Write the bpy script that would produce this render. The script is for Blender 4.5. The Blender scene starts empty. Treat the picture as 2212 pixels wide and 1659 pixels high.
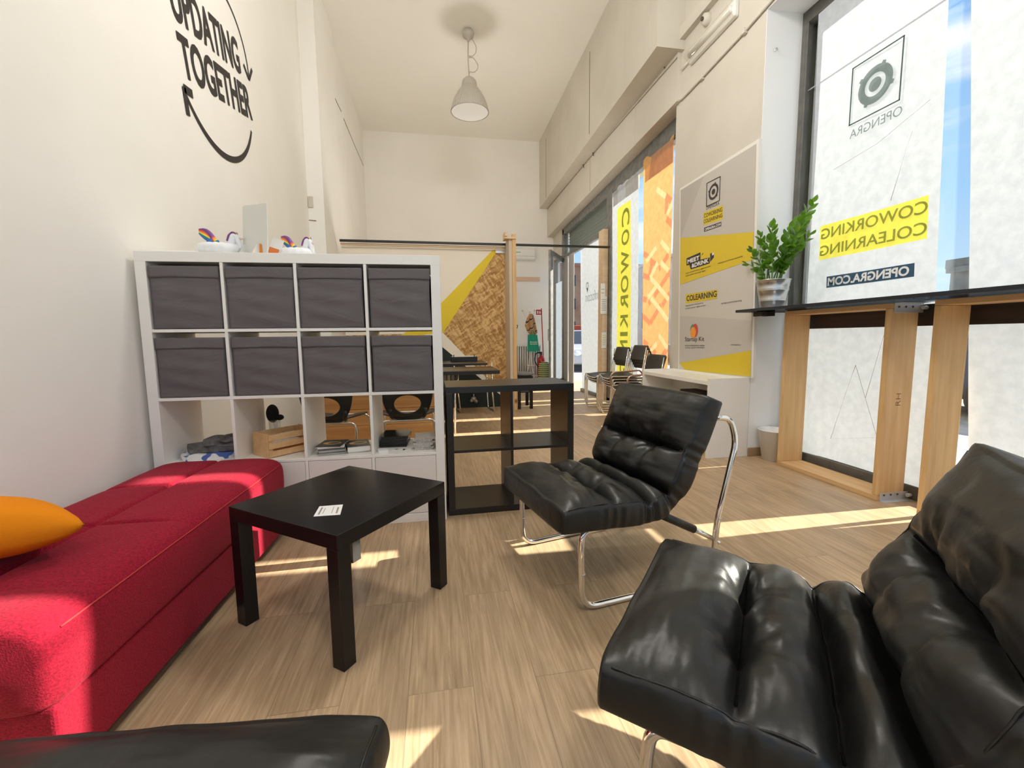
import bpy, bmesh, math, random
from mathutils import Vector, Matrix, noise
random.seed(7)
PI = math.pi
scn = bpy.context.scene
COL = scn.collection

# ---------------------------------------------------------------- camera
FOC, YAW, PIT, ROL = 946.066, 0.1725, 0.1054, 0.0115      # focal length in pixels of a 2212 wide frame
CAM = Vector((1.4517, -2.5009, 1.0425))
_f = Vector((math.sin(YAW)*math.cos(PIT), math.cos(YAW)*math.cos(PIT), -math.sin(PIT)))
_r = Vector((math.cos(YAW), -math.sin(YAW), 0.0))
_d = _f.cross(_r)
RT = _r*math.cos(ROL) + _d*math.sin(ROL)
DN = -_r*math.sin(ROL) + _d*math.cos(ROL)
cd = bpy.data.cameras.new('camera')
cam = bpy.data.objects.new('camera', cd)
COL.objects.link(cam)
cd.sensor_fit = 'HORIZONTAL'
cd.sensor_width = 36.0
cd.lens = FOC/2212*36.0
cd.clip_start = 0.02
cd.clip_end = 400
M3 = Matrix((RT, -DN, -_f)).transposed()
cam.matrix_world = Matrix.Translation(CAM) @ M3.to_4x4()
scn.camera = cam

# ---------------------------------------------------------------- light
w = bpy.data.worlds.new('sky')
scn.world = w
w.use_nodes = True
nt = w.node_tree
nt.nodes.clear()
def wn(t, **k):
    n = nt.nodes.new(t)
    for a, b in k.items(): setattr(n, a, b)
    return n
tc = wn('ShaderNodeTexCoord')
sep = wn('ShaderNodeSeparateXYZ'); nt.links.new(tc.outputs['Generated'], sep.inputs[0])
cr = wn('ShaderNodeValToRGB'); nt.links.new(sep.outputs['Z'], cr.inputs[0])
e = cr.color_ramp.elements
e[0].position = 0.0; e[0].color = (0.62, 0.78, 0.92, 1)
e[1].position = 0.55; e[1].color = (0.20, 0.43, 0.86, 1)
e2 = cr.color_ramp.elements.new(0.22); e2.color = (0.34, 0.60, 0.95, 1)
mp = wn('ShaderNodeMapping'); mp.inputs['Scale'].default_value = (1.2, 1.2, 6.0)
nt.links.new(tc.outputs['Generated'], mp.inputs[0])
nz = wn('ShaderNodeTexNoise'); nz.inputs['Scale'].default_value = 2.6; nz.inputs['Detail'].default_value = 6
nt.links.new(mp.outputs[0], nz.inputs['Vector'])
c2 = wn('ShaderNodeValToRGB'); nt.links.new(nz.outputs[0], c2.inputs[0])
c2.color_ramp.elements[0].position = 0.48; c2.color_ramp.elements[1].position = 0.70
mx = wn('ShaderNodeMix', data_type='RGBA')
nt.links.new(c2.outputs[0], mx.inputs['Factor'])
nt.links.new(cr.outputs[0], mx.inputs['A'])
mx.inputs['B'].default_value = (0.95, 0.97, 1.0, 1)
bg = wn('ShaderNodeBackground'); bg.inputs['Strength'].default_value = 0.85
nt.links.new(mx.outputs['Result'], bg.inputs['Color'])
wo = wn('ShaderNodeOutputWorld'); nt.links.new(bg.outputs[0], wo.inputs[0])

SUN_E = math.radians(34.1)
sd = bpy.data.lights.new('sun', 'SUN'); sd.energy = 12.0; sd.angle = math.radians(0.6); sd.color = (1.0, 0.93, 0.82)
sun = bpy.data.objects.new('sun', sd); COL.objects.link(sun)
sun.rotation_euler = Vector((-math.cos(SUN_E), -0.018, -math.sin(SUN_E))).to_track_quat('-Z', 'Y').to_euler()

scn.view_settings.view_transform = 'Standard'
scn.view_settings.look = 'None'
scn.view_settings.gamma = 1.0
scn.view_settings.use_curve_mapping = False
scn.view_settings.exposure = 0.45
scn.cycles.max_bounces = 14
scn.cycles.diffuse_bounces = 8
scn.cycles.glossy_bounces = 5
scn.cycles.transmission_bounces = 8
scn.cycles.transparent_max_bounces = 16
scn.cycles.caustics_reflective = False
scn.cycles.caustics_refractive = False
scn.cycles.sample_clamp_indirect = 6.0
scn.cycles.use_denoising = True

# ---------------------------------------------------------------- helpers
def ray(px, py): return RT*((px-1106)/FOC) + DN*((py-829.5)/FOC) + _f
def hit(px, py, ax, v):
    d = ray(px, py); t = (v-CAM[ax])/d[ax]
    return CAM + d*t
def wpos(o):
    p = Vector((0, 0, 0))
    while o is not None:
        p += o.location; o = o.parent
    return p
def tag(o, label=None, cat=None, group=None, kind=None):
    if label: o['label'] = label
    if cat: o['category'] = cat
    if group: o['group'] = group
    if kind: o['kind'] = kind
    return o
def thing(name, label, cat, loc=(0, 0, 0), group=None):
    o = bpy.data.objects.new(name, None); COL.objects.link(o)
    o.location = loc; o.empty_display_size = 0.1
    return tag(o, label, cat, group)
def struct(name, loc=(0, 0, 0)):
    o = bpy.data.objects.new(name, None); COL.objects.link(o); o.location = loc
    o['kind'] = 'structure'; return o
def copy_tree(o, parent=None):
    c = o.copy(); COL.objects.link(c)
    if parent: c.parent = parent
    for ch in list(o.children): copy_tree(ch, c)
    return c

class MB:
    """collects shapes and links them as ONE mesh object"""
    def __init__(s): s.v = []; s.f = []; s.m = []; s.sm = []
    def add(s, vs, fs, mi=0, smooth=False, M=None):
        b = len(s.v)
        s.v += [(M @ Vector(p)) if M else Vector(p) for p in vs]
        for f in fs: s.f.append([b+i for i in f]); s.m.append(mi); s.sm.append(smooth)
        return s
    def box(s, x0, x1, y0, y1, z0, z1, mi=0, M=None):
        v = [(x, y, z) for z in (z0, z1) for y in (y0, y1) for x in (x0, x1)]
        return s.add(v, [(0, 2, 3, 1), (4, 5, 7, 6), (0, 1, 5, 4), (2, 6, 7, 3), (0, 4, 6, 2), (1, 3, 7, 5)], mi, False, M)
    def hexa(s, b, t, mi=0):
        """b, t: four corners bottom and top in the same turning order"""
        return s.add(list(b)+list(t), [(3, 2, 1, 0), (4, 5, 6, 7), (0, 1, 5, 4), (1, 2, 6, 5), (2, 3, 7, 6), (3, 0, 4, 7)], mi)
    def quad(s, a, b, c, d, mi=0): return s.add([a, b, c, d], [(0, 1, 2, 3)], mi)
    def prism(s, pts, off, mi=0):
        """polygon (3d points) extruded by the vector off"""
        n = len(pts); off = Vector(off)
        vs = [Vector(p) for p in pts] + [Vector(p)+off for p in pts]
        fs = [tuple(range(n))[::-1], tuple(range(n, 2*n))] + [(i, (i+1) % n, n+(i+1) % n, n+i) for i in range(n)]
        return s.add(vs, fs, mi)
    def lathe(s, prof, n=32, c=(0, 0, 0), mi=0, M=None, smooth=True, rib=0.0, ribn=0):
        vs = []; m = len(prof)
        for k in range(n):
            a = 2*PI*k/n
            q = 1+rib*(1 if (k % 2) else -1) if rib else 1
            for r, z in prof: vs.append((c[0]+r*q*math.cos(a), c[1]+r*q*math.sin(a), c[2]+z))
        fs = []
        for k in range(n):
            k2 = (k+1) % n
            for i in range(m-1): fs.append((k*m+i, k2*m+i, k2*m+i+1, k*m+i+1))
        return s.add(vs, fs, mi, smooth, M)
    def cyl(s, p, q, r, r2=None, n=16, mi=0, cap=True):
        p, q = Vector(p), Vector(q); r2 = r if r2 is None else r2
        d = (q-p).normalized(); a = d.orthogonal().normalized(); b = d.cross(a)
        vs = [p+(a*math.cos(2*PI*k/n)+b*math.sin(2*PI*k/n))*r for k in range(n)] + [q+(a*math.cos(2*PI*k/n)+b*math.sin(2*PI*k/n))*r2 for k in range(n)]
        s.add(vs, [(k, (k+1) % n, n+(k+1) % n, n+k) for k in range(n)], mi, True)
        if cap:
            s.add(vs, [tuple(range(n))[::-1], tuple(range(n, 2*n))], mi, False)
        return s
    def tube(s, pts, r, fil=0.0, n=12, mi=0, seg=7, M=None, closed=False):
        P = [Vector(p) for p in pts]
        if fil:
            out = [P[0]]
            for i in range(1, len(P)-1):
                a, b, c = P[i-1], P[i], P[i+1]
                f = min(fil, (a-b).length*.48, (c-b).length*.48)
                p0 = b+(a-b).normalized()*f; p1 = b+(c-b).normalized()*f
                for k in range(seg+1):
                    t = k/seg; out.append(p0*(1-t)**2+b*2*t*(1-t)+p1*t*t)
            out.append(P[-1]); P = out
        rs = r if isinstance(r, (list, tuple)) else [r]*len(P)
        if len(rs) != len(P): rs = [rs[0]+(rs[-1]-rs[0])*i/(len(P)-1) for i in range(len(P))]
        vs = []; a = None
        for i, p in enumerate(P):
            if closed: d = (P[(i+1) % len(P)]-P[i-1]).normalized()
            else: d = (P[min(i+1, len(P)-1)]-P[max(i-1, 0)]).normalized()
            a = d.orthogonal().normalized() if a is None else (a-d*a.dot(d)).normalized()
            b = d.cross(a)
            vs += [p+(a*math.cos(2*PI*k/n)+b*math.sin(2*PI*k/n))*rs[i] for k in range(n)]
        fs = []; L = len(P)
        for i in range(L if closed else L-1):
            j = (i+1) % L
            for k in range(n): fs.append((i*n+k, i*n+(k+1) % n, j*n+(k+1) % n, j*n+k))
        if not closed: fs += [tuple(range(n))[::-1], tuple(range((L-1)*n, L*n))]
        return s.add(vs, fs, mi, True, M)
    def ball(s, c, r, sx=1, sy=1, sz=1, n=16, mi=0, M=None):
        m = n//2; vs = []; fs = []
        for i in range(m+1):
            th = PI*i/m
            for k in range(n):
                a = 2*PI*k/n
                vs.append((c[0]+r*sx*math.sin(th)*math.cos(a), c[1]+r*sy*math.sin(th)*math.sin(a), c[2]+r*sz*math.cos(th)))
        for i in range(m):
            for k in range(n): fs.append((i*n+k, i*n+(k+1) % n, (i+1)*n+(k+1) % n, (i+1)*n+k))
        return s.add(vs, fs, mi, True, M)
    def grid(s, fn, nu, nv, mi=0, smooth=True, closed_u=False):
        b = [fn(i/nu, j/nv) for j in range(nv+1) for i in range(nu+(0 if closed_u else 1))]
        w_ = nu if closed_u else nu+1; fs = []
        for j in range(nv):
            for i in range(nu):
                i2 = (i+1) % w_
                fs.append((j*w_+i, j*w_+i2, (j+1)*w_+i2, (j+1)*w_+i))
        return s.add(b, fs, mi, smooth)
    def build(s, name, mats, parent=None, bevel=0.0, seg=2, merge=True):
        me = bpy.data.meshes.new(name)
        o_ = wpos(parent) if parent is not None else Vector((0, 0, 0))
        me.from_pydata([v-o_ for v in s.v], [], s.f)
        mats = mats if isinstance(mats, (list, tuple)) else [mats]
        for m in mats: me.materials.append(m)
        for p, mi, sm in zip(me.polygons, s.m, s.sm): p.material_index = mi; p.use_smooth = sm
        bm = bmesh.new(); bm.from_mesh(me)
        if merge: bmesh.ops.remove_doubles(bm, verts=bm.verts, dist=1e-5)
        bmesh.ops.recalc_face_normals(bm, faces=bm.faces)
        bm.to_mesh(me); bm.free(); me.validate()
        o = bpy.data.objects.new(name, me); COL.objects.link(o)
        if parent is not None: o.parent = parent
        if bevel:
            b = o.modifiers.new('bevel', 'BEVEL'); b.width = bevel; b.segments = seg; b.limit_method = 'ANGLE'; b.angle_limit = math.radians(40)
            if hasattr(b, 'harden_normals'): b.harden_normals = False
        return o

def recentre(o):
    """put a single-mesh thing's origin at its own base"""
    me = o.data
    if not me.vertices: return o
    xs = [v.co.x for v in me.vertices]; ys = [v.co.y for v in me.vertices]; zs = [v.co.z for v in me.vertices]
    c = Vector(((min(xs)+max(xs))/2, (min(ys)+max(ys))/2, min(zs)))
    me.transform(Matrix.Translation(-c)); o.location = o.location + c
    return o

# ---------------------------------------------------------------- lettering
_tc = {}
def text_geo(s, bold):
    k = (s, bold)
    if k in _tc: return _tc[k]
    cu = bpy.data.curves.new('t', 'FONT'); cu.body = s; cu.size = 1.0; cu.offset = bold; cu.extrude = 0.0; cu.resolution_u = 4
    ob = bpy.data.objects.new('t', cu); COL.objects.link(ob)
    dg = bpy.context.evaluated_depsgraph_get(); dg.update()
    me = bpy.data.meshes.new_from_object(ob.evaluated_get(dg))
    vs = [v.co.copy() for v in me.vertices]; fs = [tuple(p.vertices) for p in me.polygons]
    bpy.data.objects.remove(ob); bpy.data.curves.remove(cu); bpy.data.meshes.remove(me)
    x0 = min(v.x for v in vs); x1 = max(v.x for v in vs); y0 = min(v.y for v in vs); y1 = max(v.y for v in vs)
    vs = [((v.x-x0)/(x1-x0), (v.y-y0)/(y1-y0)) for v in vs]
    _tc[k] = (vs, fs); return _tc[k]
def text(mb, s, org, wv, hv, bold=0.0, mi=0):
    """string s in the parallelogram org, org+wv, org+hv"""
    vs, fs = text_geo(s, bold); org, wv, hv = Vector(org), Vector(wv), Vector(hv)
    return mb.add([org+wv*x+hv*y for x, y in vs], fs, mi)

# ---------------------------------------------------------------- materials
def mat(name, col=(0.8, 0.8, 0.8), rough=0.5, metal=0.0, spec=0.5, **k):
    m = bpy.data.materials.new(name); m.use_nodes = True
    t = m.node_tree; b = t.nodes['Principled BSDF']
    b.inputs['Base Color'].default_value = (*col, 1); b.inputs['Roughness'].default_value = rough
    b.inputs['Metallic'].default_value = metal; b.inputs['Specular IOR Level'].default_value = spec
    for a, v in k.items(): b.inputs[a.replace('_', ' ')].default_value = v
    return m
def N(m, t): return m.node_tree.nodes.new(t)
def L(m, a, b): m.node_tree.links.new(a, b)
def B(m): return m.node_tree.nodes['Principled BSDF']
def coords(m, scale=(1, 1, 1), rot=(0, 0, 0)):
    t = N(m, 'ShaderNodeTexCoord'); p = N(m, 'ShaderNodeMapping')
    p.inputs['Scale'].default_value = scale; p.inputs['Rotation'].default_value = rot
    L(m, t.outputs['Object'], p.inputs[0]); return p.outputs[0]
def noise_col(m, c1, c2, scale=5, detail=4, stretch=(1, 1, 1), lo=0.35, hi=0.65, dist=0.0, rot=(0, 0, 0)):
    n = N(m, 'ShaderNodeTexNoise'); n.inputs['Scale'].default_value = scale; n.inputs['Detail'].default_value = detail
    n.inputs['Distortion'].default_value = dist
    L(m, coords(m, stretch, rot), n.inputs['Vector'])
    r = N(m, 'ShaderNodeValToRGB'); r.color_ramp.elements[0].position = lo; r.color_ramp.elements[1].position = hi
    r.color_ramp.elements[0].color = (*c1, 1); r.color_ramp.elements[1].color = (*c2, 1)
    L(m, n.outputs[0], r.inputs[0]); L(m, r.outputs[0], B(m).inputs['Base Color']); return r
def bump(m, scale=80, strength=0.2, dist=0.01, detail=3, stretch=(1, 1, 1)):
    n = N(m, 'ShaderNodeTexNoise'); n.inputs['Scale'].default_value = scale; n.inputs['Detail'].default_value = detail
    L(m, coords(m, stretch), n.inputs['Vector'])
    b = N(m, 'ShaderNodeBump'); b.inputs['Strength'].default_value = strength; b.inputs['Distance'].default_value = dist
    L(m, n.outputs[0], b.inputs['Height']); L(m, b.outputs[0], B(m).inputs['Normal']); return m

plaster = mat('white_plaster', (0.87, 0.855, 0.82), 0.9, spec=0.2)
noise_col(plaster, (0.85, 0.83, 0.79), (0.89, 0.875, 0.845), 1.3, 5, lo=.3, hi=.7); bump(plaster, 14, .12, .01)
plaster_shaded = mat('shaded_plaster', (0.8, 0.77, 0.7), 0.9, spec=0.2)  # pillar and fascia plaster darkened in its colour, standing in for shade
noise_col(plaster_shaded, (0.59, 0.555, 0.485), (0.65, 0.615, 0.545), 1.6, 6, lo=.3, hi=.7); bump(plaster_shaded, 20, .15, .01)
ceil_m = mat('ceiling_paint', (0.86, 0.84, 0.78), 0.95, spec=0.1)
noise_col(ceil_m, (0.84, 0.82, 0.76), (0.87, 0.855, 0.8), .8, 4)
groove = mat('dark_crack', (0.10, 0.075, 0.05), 0.9)

def wood(name, c1, c2, axis='y', scale=6.0, rough=0.5, knots=True, kcol=(0.2, 0.09, 0.03)):
    m = mat(name, c1, rough, spec=.35)
    st = {'x': (.06, 1, 1), 'y': (1, .06, 1), 'z': (1, 1, .06)}[axis]
    n = N(m, 'ShaderNodeTexNoise'); n.inputs['Scale'].default_value = scale*5; n.inputs['Detail'].default_value = 6; n.inputs['Distortion'].default_value = .6
    L(m, coords(m, st), n.inputs['Vector'])
    r = N(m, 'ShaderNodeValToRGB'); r.color_ramp.elements[0].position = .3; r.color_ramp.elements[1].position = .7
    r.color_ramp.elements[0].color = (*c1, 1); r.color_ramp.elements[1].color = (*c2, 1)
    L(m, n.outputs[0], r.inputs[0]); out = r.outputs[0]
    if knots:
        v = N(m, 'ShaderNodeTexVoronoi'); v.inputs['Scale'].default_value = 3.3
        L(m, coords(m, {'x': (.6, 1, 1), 'y': (1, .6, 1), 'z': (1, 1, .6)}[axis]), v.inputs['Vector'])
        k = N(m, 'ShaderNodeValToRGB'); k.color_ramp.elements[0].position = .035; k.color_ramp.elements[1].position = .095
        k.color_ramp.elements[0].color = (1, 1, 1, 1); k.color_ramp.elements[1].color = (0, 0, 0, 1)
        L(m, v.outputs['Distance'], k.inputs[0])
        x = N(m, 'ShaderNodeMix'); x.data_type = 'RGBA'
        L(m, k.outputs[0], x.inputs['Factor']); L(m, out, x.inputs['A']); x.inputs['B'].default_value = (*kcol, 1)
        out = x.outputs['Result']
    L(m, out, B(m).inputs['Base Color']); return m
pine = wood('pine_timber', (0.60, 0.37, 0.16), (0.74, 0.50, 0.25), 'z')
pine_y = wood('pine_board', (0.58, 0.35, 0.15), (0.72, 0.48, 0.24), 'y')
pine_x = wood('pine_plank', (0.45, 0.22, 0.075), (0.60, 0.32, 0.12), 'x', 4)
pine_pale = wood('pale_pine', (0.70, 0.50, 0.30), (0.80, 0.62, 0.42), 'x', 4, knots=False)

# oak laminate floor
floor_m = mat('oak_laminate', (0.5, 0.33, 0.19), 0.42, spec=.45)
def _floor(m):
    co = coords(m, (1, 1, 1), (0, 0, PI/2))
    br = N(m, 'ShaderNodeTexBrick'); br.offset = .37; br.inputs['Scale'].default_value = 1.0
    br.inputs['Brick Width'].default_value = 1.28; br.inputs['Row Height'].default_value = .192
    br.inputs['Mortar Size'].default_value = .0013; br.inputs['Mortar Smooth'].default_value = .2
    br.inputs['Color1'].default_value = (.47, .47, .47, 1); br.inputs['Color2'].default_value = (.60, .60, .60, 1); br.inputs['Mortar'].default_value = (.25, .25, .25, 1)
    L(m, co, br.inputs['Vector'])
    n = N(m, 'ShaderNodeTexNoise'); n.inputs['Scale'].default_value = 80; n.inputs['Detail'].default_value = 9; n.inputs['Distortion'].default_value = .5; n.inputs['Roughness'].default_value = .65
    add = N(m, 'ShaderNodeVectorMath'); add.operation = 'MULTIPLY_ADD'
    L(m, br.outputs['Color'], add.inputs[0]); add.inputs[1].default_value = (37, 19, 0); L(m, coords(m, (1, .045, 1)), add.inputs[2])
    L(m, add.outputs[0], n.inputs['Vector'])
    r = N(m, 'ShaderNodeValToRGB'); r.color_ramp.elements[0].position = .28; r.color_ramp.elements[1].position = .72
    r.color_ramp.elements[0].color = (.33, .218, .115, 1); r.color_ramp.elements[1].color = (.61, .445, .285, 1)
    L(m, n.outputs[0], r.inputs[0])
    n2 = N(m, 'ShaderNodeTexNoise'); n2.inputs['Scale'].default_value = 3.0; n2.inputs['Detail'].default_value = 3; n2.inputs['Distortion'].default_value = 1.0
    add2 = N(m, 'ShaderNodeVectorMath'); add2.operation = 'MULTIPLY_ADD'
    L(m, br.outputs['Color'], add2.inputs[0]); add2.inputs[1].default_value = (11, 7, 0); L(m, coords(m, (2.2, .5, 1)), add2.inputs[2])
    L(m, add2.outputs[0], n2.inputs['Vector'])
    mulc = N(m, 'ShaderNodeMix'); mulc.data_type = 'RGBA'; mulc.blend_type = 'MULTIPLY'; mulc.inputs['Factor'].default_value = 1
    mr = N(m, 'ShaderNodeMapRange'); mr.inputs['From Min'].default_value = .3; mr.inputs['From Max'].default_value = .7; mr.inputs['To Min'].default_value = .82; mr.inputs['To Max'].default_value = 1.12
    L(m, n2.outputs[0], mr.inputs['Value']); L(m, r.outputs[0], mulc.inputs['A']); L(m, mr.outputs[0], mulc.inputs['B'])
    mul2 = N(m, 'ShaderNodeMix'); mul2.data_type = 'RGBA'; mul2.blend_type = 'MULTIPLY'; mul2.inputs['Factor'].default_value = .9
    mr2 = N(m, 'ShaderNodeMapRange'); mr2.inputs['From Min'].default_value = .25; mr2.inputs['From Max'].default_value = .6; mr2.inputs['To Min'].default_value = .6; mr2.inputs['To Max'].default_value = 1.08
    L(m, br.outputs['Color'], mr2.inputs['Value']); L(m, mulc.outputs['Result'], mul2.inputs['A']); L(m, mr2.outputs[0], mul2.inputs['B'])
    # sparse knots
    v = N(m, 'ShaderNodeTexVoronoi'); v.inputs['Scale'].default_value = 1.9; L(m, coords(m, (1.5, .6, 1)), v.inputs['Vector'])
    k = N(m, 'ShaderNodeMapRange'); k.inputs['From Min'].default_value = .015; k.inputs['From Max'].default_value = .075; k.inputs['To Min'].default_value = .85; k.inputs['To Max'].default_value = 0
    L(m, v.outputs['Distance'], k.inputs['Value'])
    x = N(m, 'ShaderNodeMix'); x.data_type = 'RGBA'; L(m, k.outputs[0], x.inputs['Factor']); L(m, mul2.outputs['Result'], x.inputs['A']); x.inputs['B'].default_value = (.2, .11, .05, 1)
    L(m, x.outputs['Result'], B(m).inputs['Base Color'])
    bp = N(m, 'ShaderNodeBump'); bp.inputs['Strength'].default_value = .12; bp.inputs['Distance'].default_value = .002
    L(m, n.outputs[0], bp.inputs['Height']); L(m, bp.outputs[0], B(m).inputs['Normal'])
_floor(floor_m)

white_lam = mat('white_laminate', (0.86, 0.845, 0.81), 0.35)
white_door = mat('white_door_front', (0.80, 0.76, 0.74), 0.4)
black_lam = mat('black_brown_laminate', (0.012, 0.010, 0.009), 0.32); bump(black_lam, 30, .06, .001, 4, (1, 1, .05))
black_lack = mat('black_table_paint', (0.008, 0.0075, 0.0075), 0.27, spec=.35)
leather = mat('black_leather', (0.011, 0.011, 0.0105), 0.38, spec=.42)
def _lea(m):
    n = N(m, 'ShaderNodeTexNoise'); n.inputs['Scale'].default_value = 9; n.inputs['Detail'].default_value = 3; L(m, coords(m), n.inputs['Vector'])
    v = N(m, 'ShaderNodeTexNoise'); v.inputs['Scale'].default_value = 320; v.inputs['Detail'].default_value = 2; L(m, coords(m), v.inputs['Vector'])
    a = N(m, 'ShaderNodeBump'); a.inputs['Strength'].default_value = .5; a.inputs['Distance'].default_value = .012; L(m, n.outputs[0], a.inputs['Height'])
    b = N(m, 'ShaderNodeBump'); b.inputs['Strength'].default_value = .12; b.inputs['Distance'].default_value = .001; L(m, v.outputs[0], b.inputs['Height']); L(m, a.outputs[0], b.inputs['Normal'])
    L(m, b.outputs[0], B(m).inputs['Normal'])
_lea(leather)
chrome = mat('chrome', (0.82, 0.80, 0.77), 0.09, 1.0)
zinc = mat('zinc_plate', (0.66, 0.67, 0.68), 0.35, 0.45)
black_pl = mat('black_plastic', (0.012, 0.012, 0.012), 0.35)
black_paint = mat('black_paint', (0.01, 0.009, 0.008), 0.5)
white_pl = mat('white_plastic', (0.82, 0.82, 0.80), 0.35)
white_paper = mat('white_paper', (0.85, 0.84, 0.80), 0.8)
grey_fab = mat('grey_box_fabric', (0.135, 0.122, 0.125), 0.85, spec=.25)
noise_col(grey_fab, (0.125, 0.113, 0.117), (0.15, 0.137, 0.14), 4, 4); 
def _gf(m):
    n = N(m, 'ShaderNodeTexNoise'); n.inputs['Scale'].default_value = 3.2; n.inputs['Detail'].default_value = 5; n.inputs['Distortion'].default_value = 1.2
    L(m, coords(m, (1.0, 1, 3.2), (0, .25, 0)), n.inputs['Vector'])
    a = N(m, 'ShaderNodeBump'); a.inputs['Strength'].default_value = .55; a.inputs['Distance'].default_value = .02; L(m, n.outputs[0], a.inputs['Height'])
    v = N(m, 'ShaderNodeTexNoise'); v.inputs['Scale'].default_value = 500; L(m, coords(m), v.inputs['Vector'])
    b = N(m, 'ShaderNodeBump'); b.inputs['Strength'].default_value = .15; b.inputs['Distance'].default_value = .001; L(m, v.outputs[0], b.inputs['Height']); L(m, a.outputs[0], b.inputs['Normal'])
    L(m, b.outputs[0], B(m).inputs['Normal'])
_gf(grey_fab)
red_fab = mat('red_chenille', (0.50, 0.008, 0.03), 0.9, spec=.2, Sheen_Weight=.18, Sheen_Roughness=.5)
red_fab.node_tree.nodes['Principled BSDF'].inputs['Sheen Tint'].default_value = (1, .25, .3, 1)
noise_col(red_fab, (0.16, 0.002, 0.011), (0.34, 0.007, 0.028), 150, 6, (1, 1, 2.0), .3, .7); bump(red_fab, 240, .5, .004, 4)
mustard = mat('mustard_fabric', (0.75, 0.24, 0.01), 0.9, spec=.1); bump(mustard, 300, .4, .002)
steel = mat('brushed_steel', (0.60, 0.60, 0.60), 0.28, 1.0)
alu = mat('weathered_aluminium', (0.24, 0.25, 0.24), 0.5, .6); noise_col(alu, (0.20, 0.205, 0.20), (0.29, 0.30, 0.29), 12, 5)
dark_frame = mat('dark_window_frame', (0.11, 0.105, 0.095), 0.6); noise_col(dark_frame, (0.10, 0.095, 0.085), (0.14, 0.135, 0.12), 9, 4)
grime = mat('grimy_sill', (0.30, 0.27, 0.22), 0.8); noise_col(grime, (0.2, 0.18, 0.14), (0.38, 0.35, 0.29), 10, 5)

def glass_mat(name, tint=(1, 1, 1), g=.07):
    m = bpy.data.materials.new(name); m.use_nodes = True; t = m.node_tree; t.nodes.clear()
    a = t.nodes.new('ShaderNodeBsdfTransparent'); a.inputs[0].default_value = (*tint, 1)
    b = t.nodes.new('ShaderNodeBsdfGlossy'); b.inputs['Roughness'].default_value = .02; b.inputs[0].default_value = (1, 1, 1, 1)
    x = t.nodes.new('ShaderNodeMixShader'); x.inputs[0].default_value = g
    o = t.nodes.new('ShaderNodeOutputMaterial')
    t.links.new(a.outputs[0], x.inputs[1]); t.links.new(b.outputs[0], x.inputs[2]); t.links.new(x.outputs[0], o.inputs[0]); return m
glass = glass_mat('window_glass', (.96, .98, .97), .05)
smoke = glass_mat('smoked_glass', (.30, .33, .36), .10)
def cloth_trans(name, c, tr=.5, c2=None, scale=14):
    m = bpy.data.materials.new(name); m.use_nodes = True; t = m.node_tree; t.nodes.clear()
    n = t.nodes.new('ShaderNodeTexNoise'); n.inputs['Scale'].default_value = scale; n.inputs['Detail'].default_value = 6; n.inputs['Roughness'].default_value = .6
    tcn = t.nodes.new('ShaderNodeTexCoord'); t.links.new(tcn.outputs['Object'], n.inputs['Vector'])
    r = t.nodes.new('ShaderNodeValToRGB'); r.color_ramp.elements[0].position = .35; r.color_ramp.elements[1].position = .65
    c2 = c2 or tuple(x*.86 for x in c)
    r.color_ramp.elements[0].color = (*c2, 1); r.color_ramp.elements[1].color = (*c, 1)
    t.links.new(n.outputs[0], r.inputs[0])
    a = t.nodes.new('ShaderNodeBsdfTranslucent'); b = t.nodes.new('ShaderNodeBsdfDiffuse')
    t.links.new(r.outputs[0], a.inputs[0]); t.links.new(r.outputs[0], b.inputs[0])
    x = t.nodes.new('ShaderNodeMixShader'); x.inputs[0].default_value = 1-tr
    o = t.nodes.new('ShaderNodeOutputMaterial')
    t.links.new(a.outputs[0], x.inputs[1]); t.links.new(b.outputs[0], x.inputs[2]); t.links.new(x.outputs[0], o.inputs[0]); return m
TR = .225
ban_white = cloth_trans('banner_cloth_white', (.60, .63, .67), TR, (.525, .555, .595), 16)
ban_yellow = cloth_trans('banner_print_yellow', (.76, .68, .10), TR)
ban_grey = cloth_trans('banner_print_grey', (.50, .52, .48), .72)
def filt(name, c):
    m = bpy.data.materials.new(name); m.use_nodes = True; t = m.node_tree; t.nodes.clear()
    a = t.nodes.new('ShaderNodeBsdfTransparent'); a.inputs[0].default_value = (*c, 1); b = t.nodes.new('ShaderNodeBsdfDiffuse'); b.inputs[0].default_value = (*[x*.5 for x in c], 1)
    x = t.nodes.new('ShaderNodeMixShader'); x.inputs[0].default_value = .12; o = t.nodes.new('ShaderNodeOutputMaterial')
    t.links.new(a.outputs[0], x.inputs[1]); t.links.new(b.outputs[0], x.inputs[2]); t.links.new(x.outputs[0], o.inputs[0]); return m
ban_ink = filt('banner_ink', (.35, .40, .38))
ban_blue = cloth_trans('banner_print_blue', (.035, .065, .10), TR)
ban_orange = cloth_trans('banner_cloth_orange', (.84, .50, .22), TR, (.76, .42, .16))
ban_red = cloth_trans('banner_print_red', (.84, .30, .15), TR)
ban_cream = cloth_trans('banner_print_cream', (.88, .68, .36), TR)

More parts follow.
